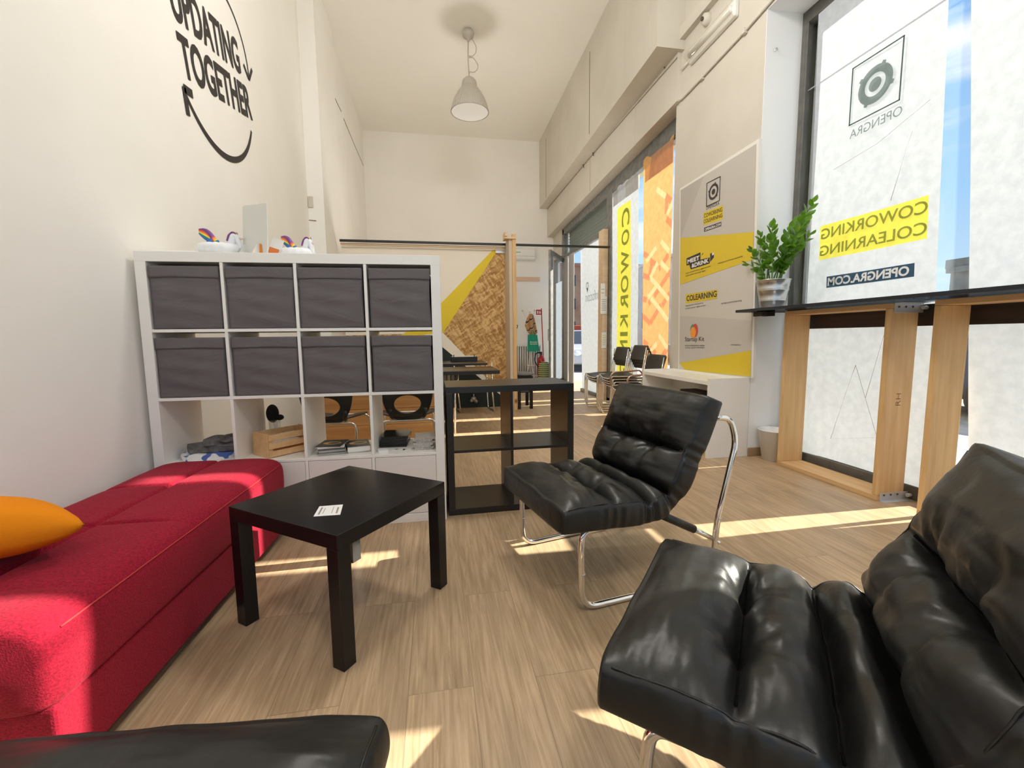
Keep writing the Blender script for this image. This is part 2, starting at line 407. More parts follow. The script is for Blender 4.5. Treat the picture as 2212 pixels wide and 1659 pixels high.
# ---------------------------------------------------------------- the room
YB, YR, ZC = 7.45, -5.2, 5.35
XL, XF = -0.03, 0.10            # left wall near and its farther stretch
XP, YP0, YP1 = 4.08, 0.80, 2.10  # pillar face between the two window bays
XW1, XW2 = 4.40, 4.20
floor = MB().box(-.4, 4.8, YR-.1, 7.9, -.12, 0).build('floor', floor_m); floor['kind'] = 'structure'
ceiling = MB().box(-.4, 4.8, YR-.1, 7.9, ZC, ZC+.15).build('ceiling', ceil_m); ceiling['kind'] = 'structure'
m = MB().box(XL-.3, XL, YR-.1, 4.40, 0, ZC)
wl = m.build('wall_left', plaster); wl['kind'] = 'structure'
m = MB().box(XL-.2, XF, 4.40, YB, 0, ZC)
w2 = m.build('wall_left_far', plaster); w2['kind'] = 'structure'
cr_ = struct('trim_1', (XF, 4.4, 4.6))
for a, b in (((715, 192), (737, 241)), ((742, 256), (785, 358))):
    p, q = hit(*a, 0, XF), hit(*b, 0, XF)
    MB().tube([p, (p+q)/2+Vector((0, 0, -.012)), q], .006, n=6).build('crack', groove, cr_)
pl = MB().box(XL-.01, .155, 3.42, 4.46, 0, ZC).build('trim_2', plaster); pl['kind'] = 'structure'
wb = MB().box(-.4, 4.34, YB, YB+.3, 0, ZC).build('wall_back', plaster); wb['kind'] = 'structure'

# right side: pillar, wall over bay one, wall between bay two and the back wall
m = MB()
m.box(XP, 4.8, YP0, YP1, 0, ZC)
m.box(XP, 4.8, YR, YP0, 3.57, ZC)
wr = m.build('wall_right', plaster_shaded); wr['kind'] = 'structure'
m = MB().box(4.18, 4.34, 6.80, YB, 2.78, 3.6).build('wall_right_far', plaster_shaded); m['kind'] = 'structure'
# fascia over bay two, slightly out of level as in the old building
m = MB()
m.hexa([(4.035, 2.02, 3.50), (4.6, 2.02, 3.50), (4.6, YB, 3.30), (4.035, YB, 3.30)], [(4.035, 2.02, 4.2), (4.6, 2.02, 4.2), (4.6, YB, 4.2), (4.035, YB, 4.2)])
fa = m.build('trim_3', plaster_shaded); fa['kind'] = 'structure'
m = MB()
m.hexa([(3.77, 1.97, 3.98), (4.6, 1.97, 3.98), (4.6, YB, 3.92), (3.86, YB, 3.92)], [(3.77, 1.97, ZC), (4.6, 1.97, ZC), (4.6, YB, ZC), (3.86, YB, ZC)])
bx_ = m.build('trim_4', plaster_shaded); bx_['kind'] = 'structure'
for px, ya, yb_ in ((1352, -10, 176), (1274, 112, 284), (1219, 200, 350), (1179, 298, 424), (1405, -10, 110)):
    def xx(y): return 3.77+(y-1.97)/(YB-1.97)*.09
    y = 4.0
    for _ in range(6): p = hit(px, ya, 0, xx(y)); y = p.y
    q = hit(px+(3 if px > 1179 else 3), yb_, 0, xx(y)); dark = px in (1274, 1179)
    MB().box(xx(y)-.0015, xx(y)+.004, y-(.012 if dark else .005), y+(.004), max(3.97, min(p.z, q.z)), min(ZC, max(p.z, q.z))).build('board_joint', groove if dark else plaster_shaded, bx_)
for (pa, pb) in (((1163, 400), (1410, 110)),):
    pass
MB().tube([(4.03, 2.03, 3.93), (4.032, 4.5, 3.945), (4.034, YB-.02, 3.91)], .006, n=6).build('painted_seam', mat('seam_brown', (.3, .24, .17), .9), fa)  # thin brown line along the top of the fascia
MB().box(4.030, 4.036, 3.0, 3.006, 3.45, 3.97).build('board_joint', plaster_shaded, fa)
gf = hit(1275, 340, 0, 4.034); MB().box(4.029, 4.036, gf.y-.004, gf.y+.004, 3.42, 3.95).build('board_joint', mat('joint_line', (.5, .44, .35), .9), fa)
for (px, py) in ((1437, 138), (1283, 330), (1262, 356)):
    p = hit(px, py, 0, 4.034); MB().tube([p+Vector((-.002, .03, .03)), p+Vector((-.02, 0, 0)), p+Vector((-.012, -.01, -.05))], .007, .01, n=6).build('wire_end', groove, fa)

# rear of the room behind the camera: a guessed shop front, added to let in fill light
rear = struct('added_window', (2.2, YR, 0))
m = MB()
for x in (-.03, 1.4, 2.9, 4.3): m.box(x, x+.08, YR-.05, YR+.03, 0, 4.6)
for z in (0, 2.6, 4.54): m.box(-.03, 4.4, YR-.04, YR+.02, z, z+.08)
m.build('frame', dark_frame, rear)
MB().box(-.03, 4.4, YR-.012, YR-.006, .05, 4.6).build('pane', glass, rear)
m = MB().box(-.4, 4.8, YR-.25, YR, 4.6, ZC).build('wall_rear', plaster); m['kind'] = 'structure'

o = MB().box(XP+.001, 4.40, .794, .7995, 0, 3.57).build('trim_7', mat('white_reveal', (.88, .89, .90), .8)); o['kind'] = 'structure'
o = MB().box(XP+.001, 4.40, YR, .794, 3.563, 3.569).build('trim_8', bpy.data.materials['white_reveal']); o['kind'] = 'structure'
# baseboards
m = MB().box(4.08, 4.34, .782, .7935, 0, .075).build('baseboard_right', wood('oak_skirting', (.30, .19, .10), (.42, .28, .16), 'x', 5, knots=False), bevel=.002); m['kind'] = 'structure'
m = MB().box(XL, XL+.012, YR, 3.42, 0, .07).build('baseboard_left', B and bpy.data.materials['oak_skirting']); m['kind'] = 'structure'

# duct, conduit and fittings on the pillar wall
m = MB().box(4.02, XP+.002, YR+.2, 2.0, 4.07, 4.19).build('trim_5', plaster_shaded, bevel=.004); m['kind'] = 'structure'
t = thing('strip_light', 'long clear-covered fluorescent strip light on the wall above the poster', 'light fixture', (XP, 1.46, 3.80))
MB().box(4.035, XP+.001, 1.13, 1.82, 3.74, 3.88).build('housing', white_pl, t, bevel=.012)
MB().tube([(4.03, 1.16, 3.81), (4.03, 1.79, 3.81)], .028, n=14).build('tube', mat('tube_glass', (.9, .9, .88), .2), t)
lm = glass_mat('clear_cover', (.93, .92, .88), .12)
MB().grid(lambda u, v: (4.035-.055*math.sin(PI*v), 1.14+.67*u, 3.745+.13*v), 24, 10).build('cover', lm, t)
MB().tube([(4.06, 1.82, 3.80), (4.06, 1.99, 3.79)], .008, n=8).build('cable', white_pl, t)
t = thing('junction_box', 'small round white junction box under the wall duct above the strip light', 'junction box', (XP, 1.575, 4.03))
MB().lathe([(0, .055), (.045, .05), (.055, .02), (.055, 0)], 20, M=Matrix.Translation((XP, 1.575, 4.005)) @ Matrix.Rotation(-PI/2, 4, 'Y')).build('cover', plaster_shaded, t)
MB().cyl((4.02, 1.575, 4.005), (4.01, 1.575, 4.005), .018).build('knob', groove, t)
t = thing('cable_conduit', 'thin white cable conduit running along the wall above the poster', 'conduit', (XP, 1.4, 3.53))
MB().tube([(4.065, .62, 3.60), (4.065, 1.03, 3.553), (4.065, 1.81, 3.505), (4.065, 2.0, 3.50), (4.055, 2.06, 3.55), (4.055, 2.06, 3.62)], .011, .06, n=8).build('pipe', plaster_shaded, t)
for y, z in ((1.03, 3.553), (1.62, 3.517)): MB().box(4.045, XP, y-.02, y+.02, z-.022, z+.02).build('clip', plaster_shaded, t, bevel=.003)
hk = thing('cable_hook', 'small curled wire hook on the white window reveal beside the pillar', 'hook', tuple(hit(1675, 110, 1, YP0)))
p = hit(1675, 110, 1, YP0-.004)
MB().tube([p+Vector((.012*math.cos(a), -.012, .016*math.sin(a))) for a in [k*.5 for k in range(9)]], .004, n=6).build('hook', zinc, hk)

# ---------------------------------------------------------------- cloth banners
def banner(name, label, x, y0, y1, z0, z1, mats, zones=(), amp=.006, ph=0., group=None, ragged=False, nu=14, nv=40, fn=None, sl=(.045, .045)):
    ys = {round(y0+(y1-y0)*i/nu, 4) for i in range(nu+1)}; zs = {round(z0+(z1-z0)*i/nv, 4) for i in range(nv+1)}
    for a, b, c, d, _ in zones: ys |= {round(min(max(v, min(y0, y1)), max(y0, y1)), 4) for v in (a, b)}; zs |= {round(min(max(v, z0), z1), 4) for v in (c, d)}
    ys = sorted(ys); zs = sorted(zs)
    def fx(y, z): return x+amp*math.sin(y*7+ph+z*.6)+.5*amp*math.sin(z*3+ph)
    mb = MB(); vs = []
    for z in zs:
        for y in ys:
            zz = z+(.02*math.sin(y*22)+.02*math.sin(y*9) if ragged and z == zs[-1] else 0)
            t_ = (y-y0)/(y1-y0); vs.append((fx(y, z), y+(sl[0]*(1-t_)+sl[1]*t_)*(z-1.5), zz))
    W = len(ys)
    for j in range(len(zs)-1):
        for i in range(W-1):
            cy, cz = (ys[i]+ys[i+1])/2, (zs[j]+zs[j+1])/2; mi = 0
            for a, b, c, d, k in zones:
                if min(a, b) < cy < max(a, b) and c < cz < d: mi = k
            if fn: mi = fn(cy, cz)
            mb.f.append([j*W+i, j*W+i+1, (j+1)*W+i+1, (j+1)*W+i]); mb.m.append(mi); mb.sm.append(True)
    mb.v = [Vector(v) for v in vs]
    o = mb.build(name, mats, merge=False)
    return tag(recentre(o), label, 'banner', group), fx

# bay one -------------------------------------------------
win = struct('window_1', (XW1, -1.8, 0))
m = MB()
m.box(4.40, 4.47, .757, .80, .0, 3.57); m.box(4.40, 4.50, YR, .80, 3.47, 3.57); m.box(4.40, 4.52, YR, .80, 0, .09)
m.box(4.40, 4.41, .735, .757, .09, 3.47)
for y in (-1.75, -3.5): m.box(4.42, 4.49, y-.04, y+.04, .09, 3.47)
m.build('frame', dark_frame, win, bevel=.004)
MB().box(4.38, 4.40, YR, .79, 0, .085).build('sill', dark_frame, win, bevel=.004)
MB().box(4.45, 4.456, YR, .757, .09, 3.47).build('pane', glass, win)
MB().box(4.47, 4.50, .690, .722, 0, 3.5).build('guide_rail', mat('rail_lavender', (.42, .42, .46), .5), win)
MB().box(4.50, 4.54, .655, .690, 0, 3.5).build('guide_rail', mat('rail_dark', (.07, .07, .08), .6), win)
o = MB().box(4.54, 4.80, .60, .80, 0, 3.57).build('trim_6', mat('outer_jamb', (.22, .25, .23), .8)); o['kind'] = 'structure'
MB().box(4.443, 4.449, YR, .757, 2.972, 2.980).build('glass_joint', mat('joint_strip', (.45, .46, .52), .4), win)
b1, fx1 = banner('window_banner', 'white cloth banner with mirrored black and yellow coworking print', 4.40, -.323, .60, .03, 3.46, [ban_white, ban_yellow, ban_blue],
             [(-.262, .497, 1.609, 1.865, 1), (-.196, .424, 1.391, 1.475, 2)], sl=(.045, .022))
def on(x, y, z): return (x, y, z)
X_ = 4.388
def ttext(mb, s, ya, yb_, za, zb, bold=0, mi=0, x=X_): return text(mb, s, (x, ya, za), (0, yb_-ya, 0), (0, 0, zb-za), bold, mi)
m = MB()
# seen from inside the words run mirrored: their first letter sits nearest the camera
ttext(m, 'COWORKING', -.25, .49, 1.760, 1.838, .012); ttext(m, 'COLEARNING', -.255, .492, 1.636, 1.712, .012)
ttext(m, 'OPENGRA', -.052, .303, 2.412, 2.470, -.004)
m.build('lettering', ban_ink, b1)
m = MB(); ttext(m, 'OPENGRA.COM', -.175, .405, 1.402, 1.463, .035, x=4.386); m.build('lettering', mat('white_print', (.95, .95, .95), .6), b1)
m = MB()
a, b, c, d = -.03, .311, 2.509, 2.885
for (q, r_) in (((a, c), (b, c)), ((b, c), (b, d)), ((b, d), (a, d)), ((a, d), (a, c))): m.box(4.386, 4.388, min(q[0], r_[0])-.004, max(q[0], r_[0])+.004, min(q[1], r_[1])-.004, max(q[1], r_[1])+.004)
def ring(mb, cy, cz, ro, ri, x, teeth=(), n=144, mi=0):
    vs = []; fs = []
    for k in range(n):
        an = 2*PI*k/n; R_ = ro*(1.13 if any(abs(((an-t_+PI) % (2*PI))-PI) < .12 for t_ in teeth) else 1)
        vs += [(x, cy+R_*math.cos(an), cz+R_*math.sin(an)), (x, cy+ri*math.cos(an), cz+ri*math.sin(an))]
    for k in range(n): j = (k+1) % n; fs.append((2*k, 2*j, 2*j+1, 2*k+1))
    mb.add(vs, fs, mi)
def disc(mb, cy, cz, r, x, n=40, mi=0): mb.add([(x, cy+r*math.cos(2*PI*k/n), cz+r*math.sin(2*PI*k/n)) for k in range(n)], [tuple(range(n))], mi)
ring(m, .14, 2.692, .118, .070, 4.387, (2.0, .6, 3.5, 5.2)); disc(m, .14, 2.692, .043, 4.387)
m.build('emblem', ban_ink, b1)
m = MB()
m.tube([(4.392, -.21, 2.42), (4.392, .1, 2.30), (4.392, .42, 2.25)], .0015, n=4); m.tube([(4.392, -.12, 2.28), (4.392, -.02, 1.9)], .0015, n=4)
m.tube([(4.392, .14, .82), (4.392, .30, .25), (4.392, -.05, .34), (4.392, .14, .82)], .0015, n=4); m.tube([(4.392, .05, .6), (4.392, -.06, 1.1)], .0015, n=4)
m.build('crease', mat('cloth_crease', (.74, .75, .76), .8), b1)
b2, _ = banner('window_banner', 'plain grey-white cloth banner in the window beside the nearer armchair', 4.40, -1.40, -.478, .03, 3.46, [ban_white], ph=1.7, sl=(.105, .078))
b3, _ = banner('window_banner', 'plain white cloth banner hanging nearest the rear of the room', 4.40, -2.55, -1.60, .03, 3.46, [ban_white], ph=3.1)
b3b, _ = banner('window_banner', 'last plain white cloth banner at the rear end of the window', 4.40, -4.3, -2.62, .03, 3.46, [ban_white], ph=.4)

# bay two -------------------------------------------------
X2 = XW2
def P2(px, py, x=X2): return hit(px, py, 0, x)
win2 = struct('window_2', (X2, 4, 0))
m = MB()
yt = lambda y: 3.29-(y-2.1)*.008
m.hexa([(4.20, 2.10, 3.26), (4.28, 2.10, 3.26), (4.28, 6.80, 3.20), (4.20, 6.80, 3.20)], [(4.20, 2.10, 3.52), (4.28, 2.10, 3.52), (4.28, 6.80, 3.40), (4.20, 6.80, 3.40)])
m.box(4.20, 4.28, 6.70, 6.80, 0, 3.3); m.box(4.20, 4.28, 2.10, 2.16, 0, 3.4)
y1, y0 = P2(1311, 480).y, P2(1323, 480).y
m.box(4.19, 4.28, y0, y1, 0, 3.3)
m.box(4.21, 4.27, 4.45, 6.75, 2.70, 2.77)
m.box(4.19, 4.30, 2.1, 5.55, 0, .06)
ya, yb_ = P2(1240, 600).y, P2(1218, 600).y
m.build('frame', alu, win2, bevel=.004)
m = MB(); m.box(4.19, 4.215, P2(1227, 600).y, P2(1218.5, 600).y, 0, 2.7); m.box(4.19, 4.205, ya, P2(1229.5, 600).y, 0, 2.7)
m.build('jamb_post', mat('weathered_jamb', (.60, .59, .57), .7), win2, bevel=.005)
MB().box(4.235, 4.240, 2.16, y0, .06, 3.25).build('pane', glass, win2)
MB().box(4.235, 4.240, y1, 6.70, 2.77, 3.24).build('pane', glass, win2)
MB().box(4.255, 4.260, y1, 5.60, .05, 2.70).build('pane', glass, win2)
m = MB()
for k in range(9): m.prism([(4.36, y1, 2.78+k*.06), (4.345, y1, 2.80+k*.06), (4.345, y1, 2.83+k*.06), (4.36, y1, 2.838+k*.06)], (0, 6.78-y1, 0))
shut = m.build('shutter', mat('shutter_green_grey', (.20, .235, .215), .55), win2)
m = MB().box(4.32, 4.36, 6.1, 6.79, 2.5, 2.79)
MB().box(4.235, 4.240, 6.80, YB-.06, .06, 2.74).build('pane', glass, win2)  # side glazing added to brighten the view through the door leaf
m = MB(); m.box(4.20, 4.27, YB-.06, YB, 0, 2.78); m.box(4.20, 4.27, 6.8, YB, 2.72, 2.78); m.box(4.20, 4.27, 6.8, YB, 0, .06); m.build('side_frame', alu, win2)
MB().grid(lambda u, v: (4.225, 6.80+.59*u, .06+2.2*v), 4, 8).build('added_film', cloth_trans('added_film', (.60, .65, .70), .35), win2)  # added translucent film, glows with daylight behind the door leaf
# door leaf swung into the room
Hd = Vector((4.205, 6.72, 0)); Fd = Vector((3.65, 5.79, 0)); dd = (Fd-Hd).normalized(); nn = Vector((-dd.y, dd.x, 0))*.022; Wd = (Fd-Hd).length
leaf = struct('door_1', tuple(Hd))
def dbar(mb, a0, a1, z0, z1, th=1.0):
    p, q = Hd+dd*a0, Hd+dd*a1; n_ = nn*th
    mb.hexa([p-n_+Vector((0, 0, z0)), q-n_+Vector((0, 0, z0)), q+n_+Vector((0, 0, z0)), p+n_+Vector((0, 0, z0))], [p-n_+Vector((0, 0, z1)), q-n_+Vector((0, 0, z1)), q+n_+Vector((0, 0, z1)), p+n_+Vector((0, 0, z1))])
m = MB(); dbar(m, 0, .05, .03, 2.70); dbar(m, Wd-.17, Wd, .03, 2.70); dbar(m, .05, Wd-.17, 2.62, 2.70); dbar(m, .05, Wd-.17, .03, .16)
m.build('frame', alu, leaf, bevel=.003)
m = MB(); dbar(m, .05, Wd-.17, .16, 2.62, .12); m.build('pane', glass_mat('door_glass', (.95, .97, 1), .22), leaf)
m = MB(); p = Hd+dd*(Wd-.08)-nn*1.0; m.tube([p+Vector((0, 0, .98)), p-nn*1.6+Vector((0, 0, .98)), p-nn*1.6+Vector((0, 0, 1.2)), p+Vector((0, 0, 1.2))], .008, .02); m.build('handle', chrome, leaf)
# banners of bay two
pa, pb = P2(1397, 345), P2(1467, 277)
def zz_(p): q = P2(1300+p[0]/3.95, 400+p[1]/3.95); return (q.y, q.z)
ST = [(zz_(a), zz_(b) , .036, 1) for a, b in (((550,90),(600,140)),((560,100),(553,240)),((555,285),(620,355)),((370,580),(415,620)),((420,640),(480,690)),((435,660),(410,780)),((365,770),(415,790)),((575,590),(530,660)),((505,700),(490,715)),((575,740),(630,800)),((575,760),(450,950)),((590,920),(520,1030)),((510,1020),(415,1180)),((358,1115),(415,1180)),((420,990),(405,1015)),((360,970),(390,980)),((358,1330),(395,1365)),((570,1395),(520,1460)),((400,1410),(430,1390)),((430,1400),(460,1440)),((620,150),(640,165)),((605,950),(628,985)))]
ST += [(zz_(a), zz_(b), .031, 2) for a, b in (((480,30),(550,95)),((510,480),(580,565)),((505,655),(575,730)),((425,795),(580,975)),((425,965),(575,1155)),((490,1280),(570,1390)),((615,130),(560,250)),((470,530),(390,650)),((470,1350),(390,1440)),((480,660),(420,790)),((480,850),(400,960)))]
def ofn(y, z):
    r_ = 0
    for (ay, az), (by, bz), w_, k in ST:
        dy, dz = by-ay, bz-az; L2 = dy*dy+dz*dz; t_ = ((y-ay)*dy+(z-az)*dz)/L2
        if 0 <= t_ <= 1 and abs((y-ay)*dz-(z-az)*dy)/math.sqrt(L2) < w_: r_ = k
    return r_
ob, fxo = banner('window_banner', 'orange cloth banner with red and cream strokes beside the poster pillar', X2-.01, 2.33, pa.y, .05, 3.28, [ban_orange, ban_red, ban_cream], ph=.9, ragged=True, nu=110, nv=300, fn=ofn, sl=(0, .03))
MB().grid(lambda u, v: (X2-.016, 2.33+(pa.y-2.33)*u, 3.01+.27*v), 8, 2).build('folded_hem', cloth_trans('hem_cloth', (.62, .36, .22), .3), ob)

p0, p1 = P2(1385, 362), P2(1327, 405)
ya, yb_ = P2(1367, 425).y, P2(1338, 447).y
cb, _ = banner('window_banner', 'white cloth banner with a tall yellow strip reading coworking', X2-.01, p0.y, p1.y, .04, 3.22, [ban_white, ban_yellow], sl=(.03, .03), zones=[(ya, yb_, .30, P2(1338, 447).z-.02, 1)], ph=2.2, ragged=True)
MB().grid(lambda u, v: (X2-.016, p0.y+(p1.y-p0.y)*u, 3.0+.21*v), 8, 2).build('folded_hem', cloth_trans('hem_grey', (.55, .54, .52), .3), cb)
m = MB()
zc = [P2(1352, y_).z for y_ in (451, 493, 530, 578, 596, 640, 650, 675, 683, 715, 722, 740, 742, 775)]
lets = [('C', 451, 489), ('O', 497, 530), ('W', 541, 590), ('O', 595, 632), ('R', 638, 668), ('K', 680, 710), ('I', 717, 726), ('N', 735, 766), ('G', 778, 808)]
for ch, pa_, pb_ in lets:
    zt, zb = P2(1352, pa_).z, P2(1352, pb_).z
    y_l, y_r = P2(1360.5, 600).y, P2(1344, 600).y
    # turned a quarter, mirrored
    text(m, ch, (X2-.02, y_l, zt), (0, 0, zb-zt), (0, y_r-y_l, 0), .02)
m.build('lettering', ban_ink, cb)
p0, p1 = P2(1297, 505), P2(1252.5, 545)
ib, _ = banner('window_banner', 'white cloth banner with a small mirrored location pin logo in the doorway window', X2+.03, p0.y, p1.y, .05, 2.68, [ban_white], ph=.3)
m = MB()
q0, q1 = P2(1290, 622), P2(1264, 648)
text(m, 'infocoin', (X2+.015, P2(1291, 630).y, 1.68), (0, P2(1263, 640).y-P2(1291, 630).y, 0), (0, 0, .17), -.01)
c = P2(1267, 617); ring(m, c.y, c.z, .065, .04, X2+.015, n=24)
m.prism([(X2+.015, c.y-.04, c.z-.05), (X2+.015, c.y+.04, c.z-.05), (X2+.015, c.y, c.z-.13)], (.001, 0, 0))
m.build('lettering', ban_ink, ib)
# timber upright with notices
p, q = hit(1311, 488, 0, 4.15), hit(1300, 490, 0, 4.15)
ty0, ty1 = p.y, q.y
t = thing('timber_post', 'narrow pale timber upright standing against the window frame', 'post', (4.15, ty0, 0))
m = MB(); m.box(4.10, 4.185, ty0+.02, ty1, 0, 2.72); m.build('post', pine_pale, t, bevel=.003)
for (pts, lb, z_) in ((((1298, 612), (1307, 678)), 'topmost small white notice sheet pinned on the timber upright', 0), (((1299, 640), (1311, 678)), 'middle white notice sheet of lines of text on the timber upright', 1), (((1300, 718), (1310, 752)), 'lowest white notice sheet with a yellow line on the timber upright', 2)):
    a, b = hit(*pts[0], 1, ty0), hit(*pts[1], 1, ty0)
    tt = thing('notice_sheet', lb, 'notice', ((a.x+b.x)/2, ty0, min(a.z, b.z)))
    yy = ty0-.002-z_*.002+.01
    MB().box(min(a.x, b.x), max(a.x, b.x), yy, yy+.0015, min(a.z, b.z), max(a.z, b.z)).build('sheet', white_paper, tt)
    m = MB(); h_ = abs(a.z-b.z)
    for k in range(6):
        zz = max(a.z, b.z)-h_*(.2+.12*k); m.box(min(a.x, b.x)+.01, max(a.x, b.x)-.012-.004*(k % 3), yy-.0008, yy, zz, zz+.008)
    m.build('print', mat('notice_print', (.3, .25, .22) if z_ != 2 else (.6, .5, .05), .8), tt)

# ---------------------------------------------------------------- wall lettering on the left wall
ang = math.radians(12.6); WX = XL+.003
def wpt(a, b): return Vector((WX, .715+a*math.cos(ang)-b*math.sin(ang), 2.672+a*math.sin(ang)+b*math.cos(ang)))
dec = thing('wall_decal', 'round black wall lettering with two curved arrows on the left wall', 'wall lettering', (WX, 1.25, 2.97))
ink = mat('decal_black', (.018, .014, .014), .5)
m = MB()
wv = wpt(1, 0)-wpt(0, 0); hv = wpt(0, 1)-wpt(0, 0)
def cond(mb, s_, a0, a1, b0, h_, bold):
    text(mb, s_, wpt(a0, b0)+Vector((.001, 0, 0)), wv*(a1-a0), hv*h_, bold)
cond(m, 'TOGETHER', -.02, 1.10, 0, .245, .028)
cond(m, 'UPDATING', -.02, .985, .30, .245, .028)
m.build('lettering', ink, dec)
def arc(mb, cy, cz, r, a0, a1, w0, w1, n=40):
    vs = []; fs = []
    for i in range(n+1):
        t = i/n; a = a0+(a1-a0)*t; w_ = (w0+(w1-w0)*math.sin(PI*t)**.8)
        for q in (r-w_/2, r+w_/2): vs.append((WX+.001, cy+q*math.cos(a), cz+q*math.sin(a)))
    for i in range(n): fs.append((2*i, 2*i+1, 2*i+3, 2*i+2))
    mb.add(vs, fs)
# arcs through three measured points
def circ(p, q, r_):
    (ax, ay), (bx, by), (cx, cy) = p, q, r_
    d = 2*(ax*(by-cy)+bx*(cy-ay)+cx*(ay-by))
    ux = ((ax*ax+ay*ay)*(by-cy)+(bx*bx+by*by)*(cy-ay)+(cx*cx+cy*cy)*(ay-by))/d
    uy = ((ax*ax+ay*ay)*(cx-bx)+(bx*bx+by*by)*(ax-cx)+(cx*cx+cy*cy)*(bx-ax))/d
    return ux, uy, math.hypot(ax-ux, ay-uy)
def yz(px, py): p = hit(px, py, 0, WX); return (p.y, p.z)
m = MB()
A, Bq, Cc = yz(543, 283), yz(505, 345), yz(402, 205)
cx_, cz_, r_ = circ(A, Bq, Cc)
a0 = math.atan2(A[1]-cz_, A[0]-cx_); a1 = math.atan2(Cc[1]-cz_, Cc[0]-cx_)
if a1 > a0: a1 -= 2*PI
arc(m, cx_, cz_, r_, a0, a1, .022, .045)
def bar(mb, p, q, w_):
    p, q = Vector((WX+.0012, *p)), Vector((WX+.0012, *q)); d = (q-p).normalized(); n_ = Vector((0, -d.z, d.y))*w_/2
    mb.prism([p+n_, q+n_, q-n_, p-n_], (.0005, 0, 0))
bar(m, yz(397, 190), yz(416, 204), .05); bar(m, yz(397, 188), yz(407, 250), .045)
A, Bq, Cc = yz(490, 0), yz(522, 85), yz(538, 172)
cx_, cz_, r_ = circ(A, Bq, Cc); a0 = math.atan2(A[1]-cz_, A[0]-cx_); a1 = math.atan2(Cc[1]-cz_, Cc[0]-cx_)
arc(m, cx_, cz_, r_, a0+1.0, a1, .018, .018)
bar(m, yz(526, 139), yz(538, 172), .03); bar(m, yz(544, 150), yz(538, 172), .03)
m.build('arrows', ink, dec)

t = thing('wall_switch', 'small white switch box high on the pilaster of the left wall', 'switch', (.03, 3.42, 2.68))
MB().box(-.025, .03, 3.40, 3.42, 2.66, 2.79).build('switch', plaster_shaded, t, bevel=.004)
p, q, r_ = hit(664, 453, 1, 3.415), hit(666, 475, 1, 3.415), hit(683, 477, 1, 3.415)
t = thing('wall_bracket', 'rusty bent wire bracket on the pilaster under the switch box', 'bracket', tuple(q)); MB().tube([p, q, r_], .005, n=6).build('wire', mat('rust', (.25, .14, .06), .9), t)

# ---------------------------------------------------------------- pendant lamp
LP = Vector((2.04, 4.14, 0))
t = thing('pendant_lamp', 'grey ribbed bell-shaped pendant lamp hanging from the ceiling on a looped cord', 'pendant lamp', (LP.x, LP.y, 4.2))
lamp_m = mat('lamp_shade_plastic', (.50, .47, .42), .45)
def LZ(px, py): return hit(px, py, 1, LP.y)
zr = LZ(1015, 243).z; zt = LZ(1013, 170).z; hh = zt-zr
cx = LZ(1015, 243).x
R_ = .27
prof = [(R_, 0), (R_*.985, .04), (R_*.93, .12), (R_*.80, .24), (R_*.62, .35), (R_*.45, .43), (R_*.40, .455), (R_*.40, .47), (R_*.385, .49)]
k = hh/.60
m = MB(); m.lathe([(a, b*k) for a, b in prof], 96, (cx, LP.y, zr), rib=.008, smooth=False)
m.lathe([(a-.008, b*k) for a, b in prof], 48, (cx, LP.y, zr)); m.build('shade', lamp_m, t)
MB().lathe([(R_*.0, .045), (R_*.5, .028), (R_*.9, .008), (R_*.975, .0)], 48, (cx, LP.y, zr+.004)).build('diffuser', mat('lamp_diffuser', (.72, .72, .70), .3), t)
MB().lathe([(R_*.39, .47*k), (R_*.395, .50*k), (R_*.36, .555*k), (R_*.25, .60*k), (R_*.08, .625*k), (.0, .63*k)], 48, (cx, LP.y, zr), rib=.012, smooth=False).build('cap', lamp_m, t)
cxx = LZ(1012, 120).x
MB().tube([(cx, LP.y, zr+.60*k), (cx-.01, LP.y, zt+.25), (LP.x, LP.y, ZC-.05)], .008, n=8).build('stem', lamp_m, t)
def loop(pts): return [LZ(*p) for p in pts]
MB().tube(loop([(1012, 84), (1020, 84), (1029, 100), (1028, 115), (1020, 122), (1013, 121)]), .006, .12, n=6).build('cord', lamp_m, t)
MB().tube(loop([(1013, 124), (1022, 124), (1033, 140), (1031, 152), (1022, 157), (1014, 154), (1013, 166)]), .006, .12, n=6).build('cord', lamp_m, t)
MB().lathe([(0, -.16), (.02, -.15), (.03, -.11), (.075, -.09), (.085, -.05), (.06, -.005), (.0, 0)], 32, (LP.x, LP.y, ZC)).build('ceiling_rose', lamp_m, t)

# ---------------------------------------------------------------- white shelving unit
SA = -.022
SM = Matrix.Rotation(SA, 4, 'Z')
W_, H_, D_ = 1.49, 1.49, .39
su = thing('shelving_unit', 'tall white four-by-four cube shelving unit standing by the left wall', 'shelving unit', (0, 0, 0))
colx = [.05, .386, .737, 1.088, 1.44]; dv = .0155
rowz = [(1.104, 1.44), (.753, 1.0885), (.402, .7375), (.05, .3865)]
def sb(name, *a, bevel=.0015, mt=white_lam): return MB().box(*a).build(name, mt, su, bevel=bevel)
sb('top_panel', 0, W_, 0, D_, 1.44, H_); sb('bottom_panel', 0, W_, 0, D_, 0, .05)
sb('side_panel', 0, .05, 0, D_, .05, 1.44); sb('side_panel', W_-.05, W_, 0, D_, .05, 1.44)
for z in (1.0885, .7375, .3865): sb('shelf_board', .05, 1.44, .001, D_-.001, z, z+.0155)
for x in colx[1:4]:
    for z0, z1 in rowz: sb('divider', x, x+dv, .0015, D_-.0015, z0, z1)
for i in range(4):
    x0 = colx[i]+(dv if i else 0)+.002; x1 = colx[i+1]-.002
    d = sb('door', x0, x1, .002, .018, .053, .384, bevel=.002, mt=white_door)
su.rotation_euler.z = SA
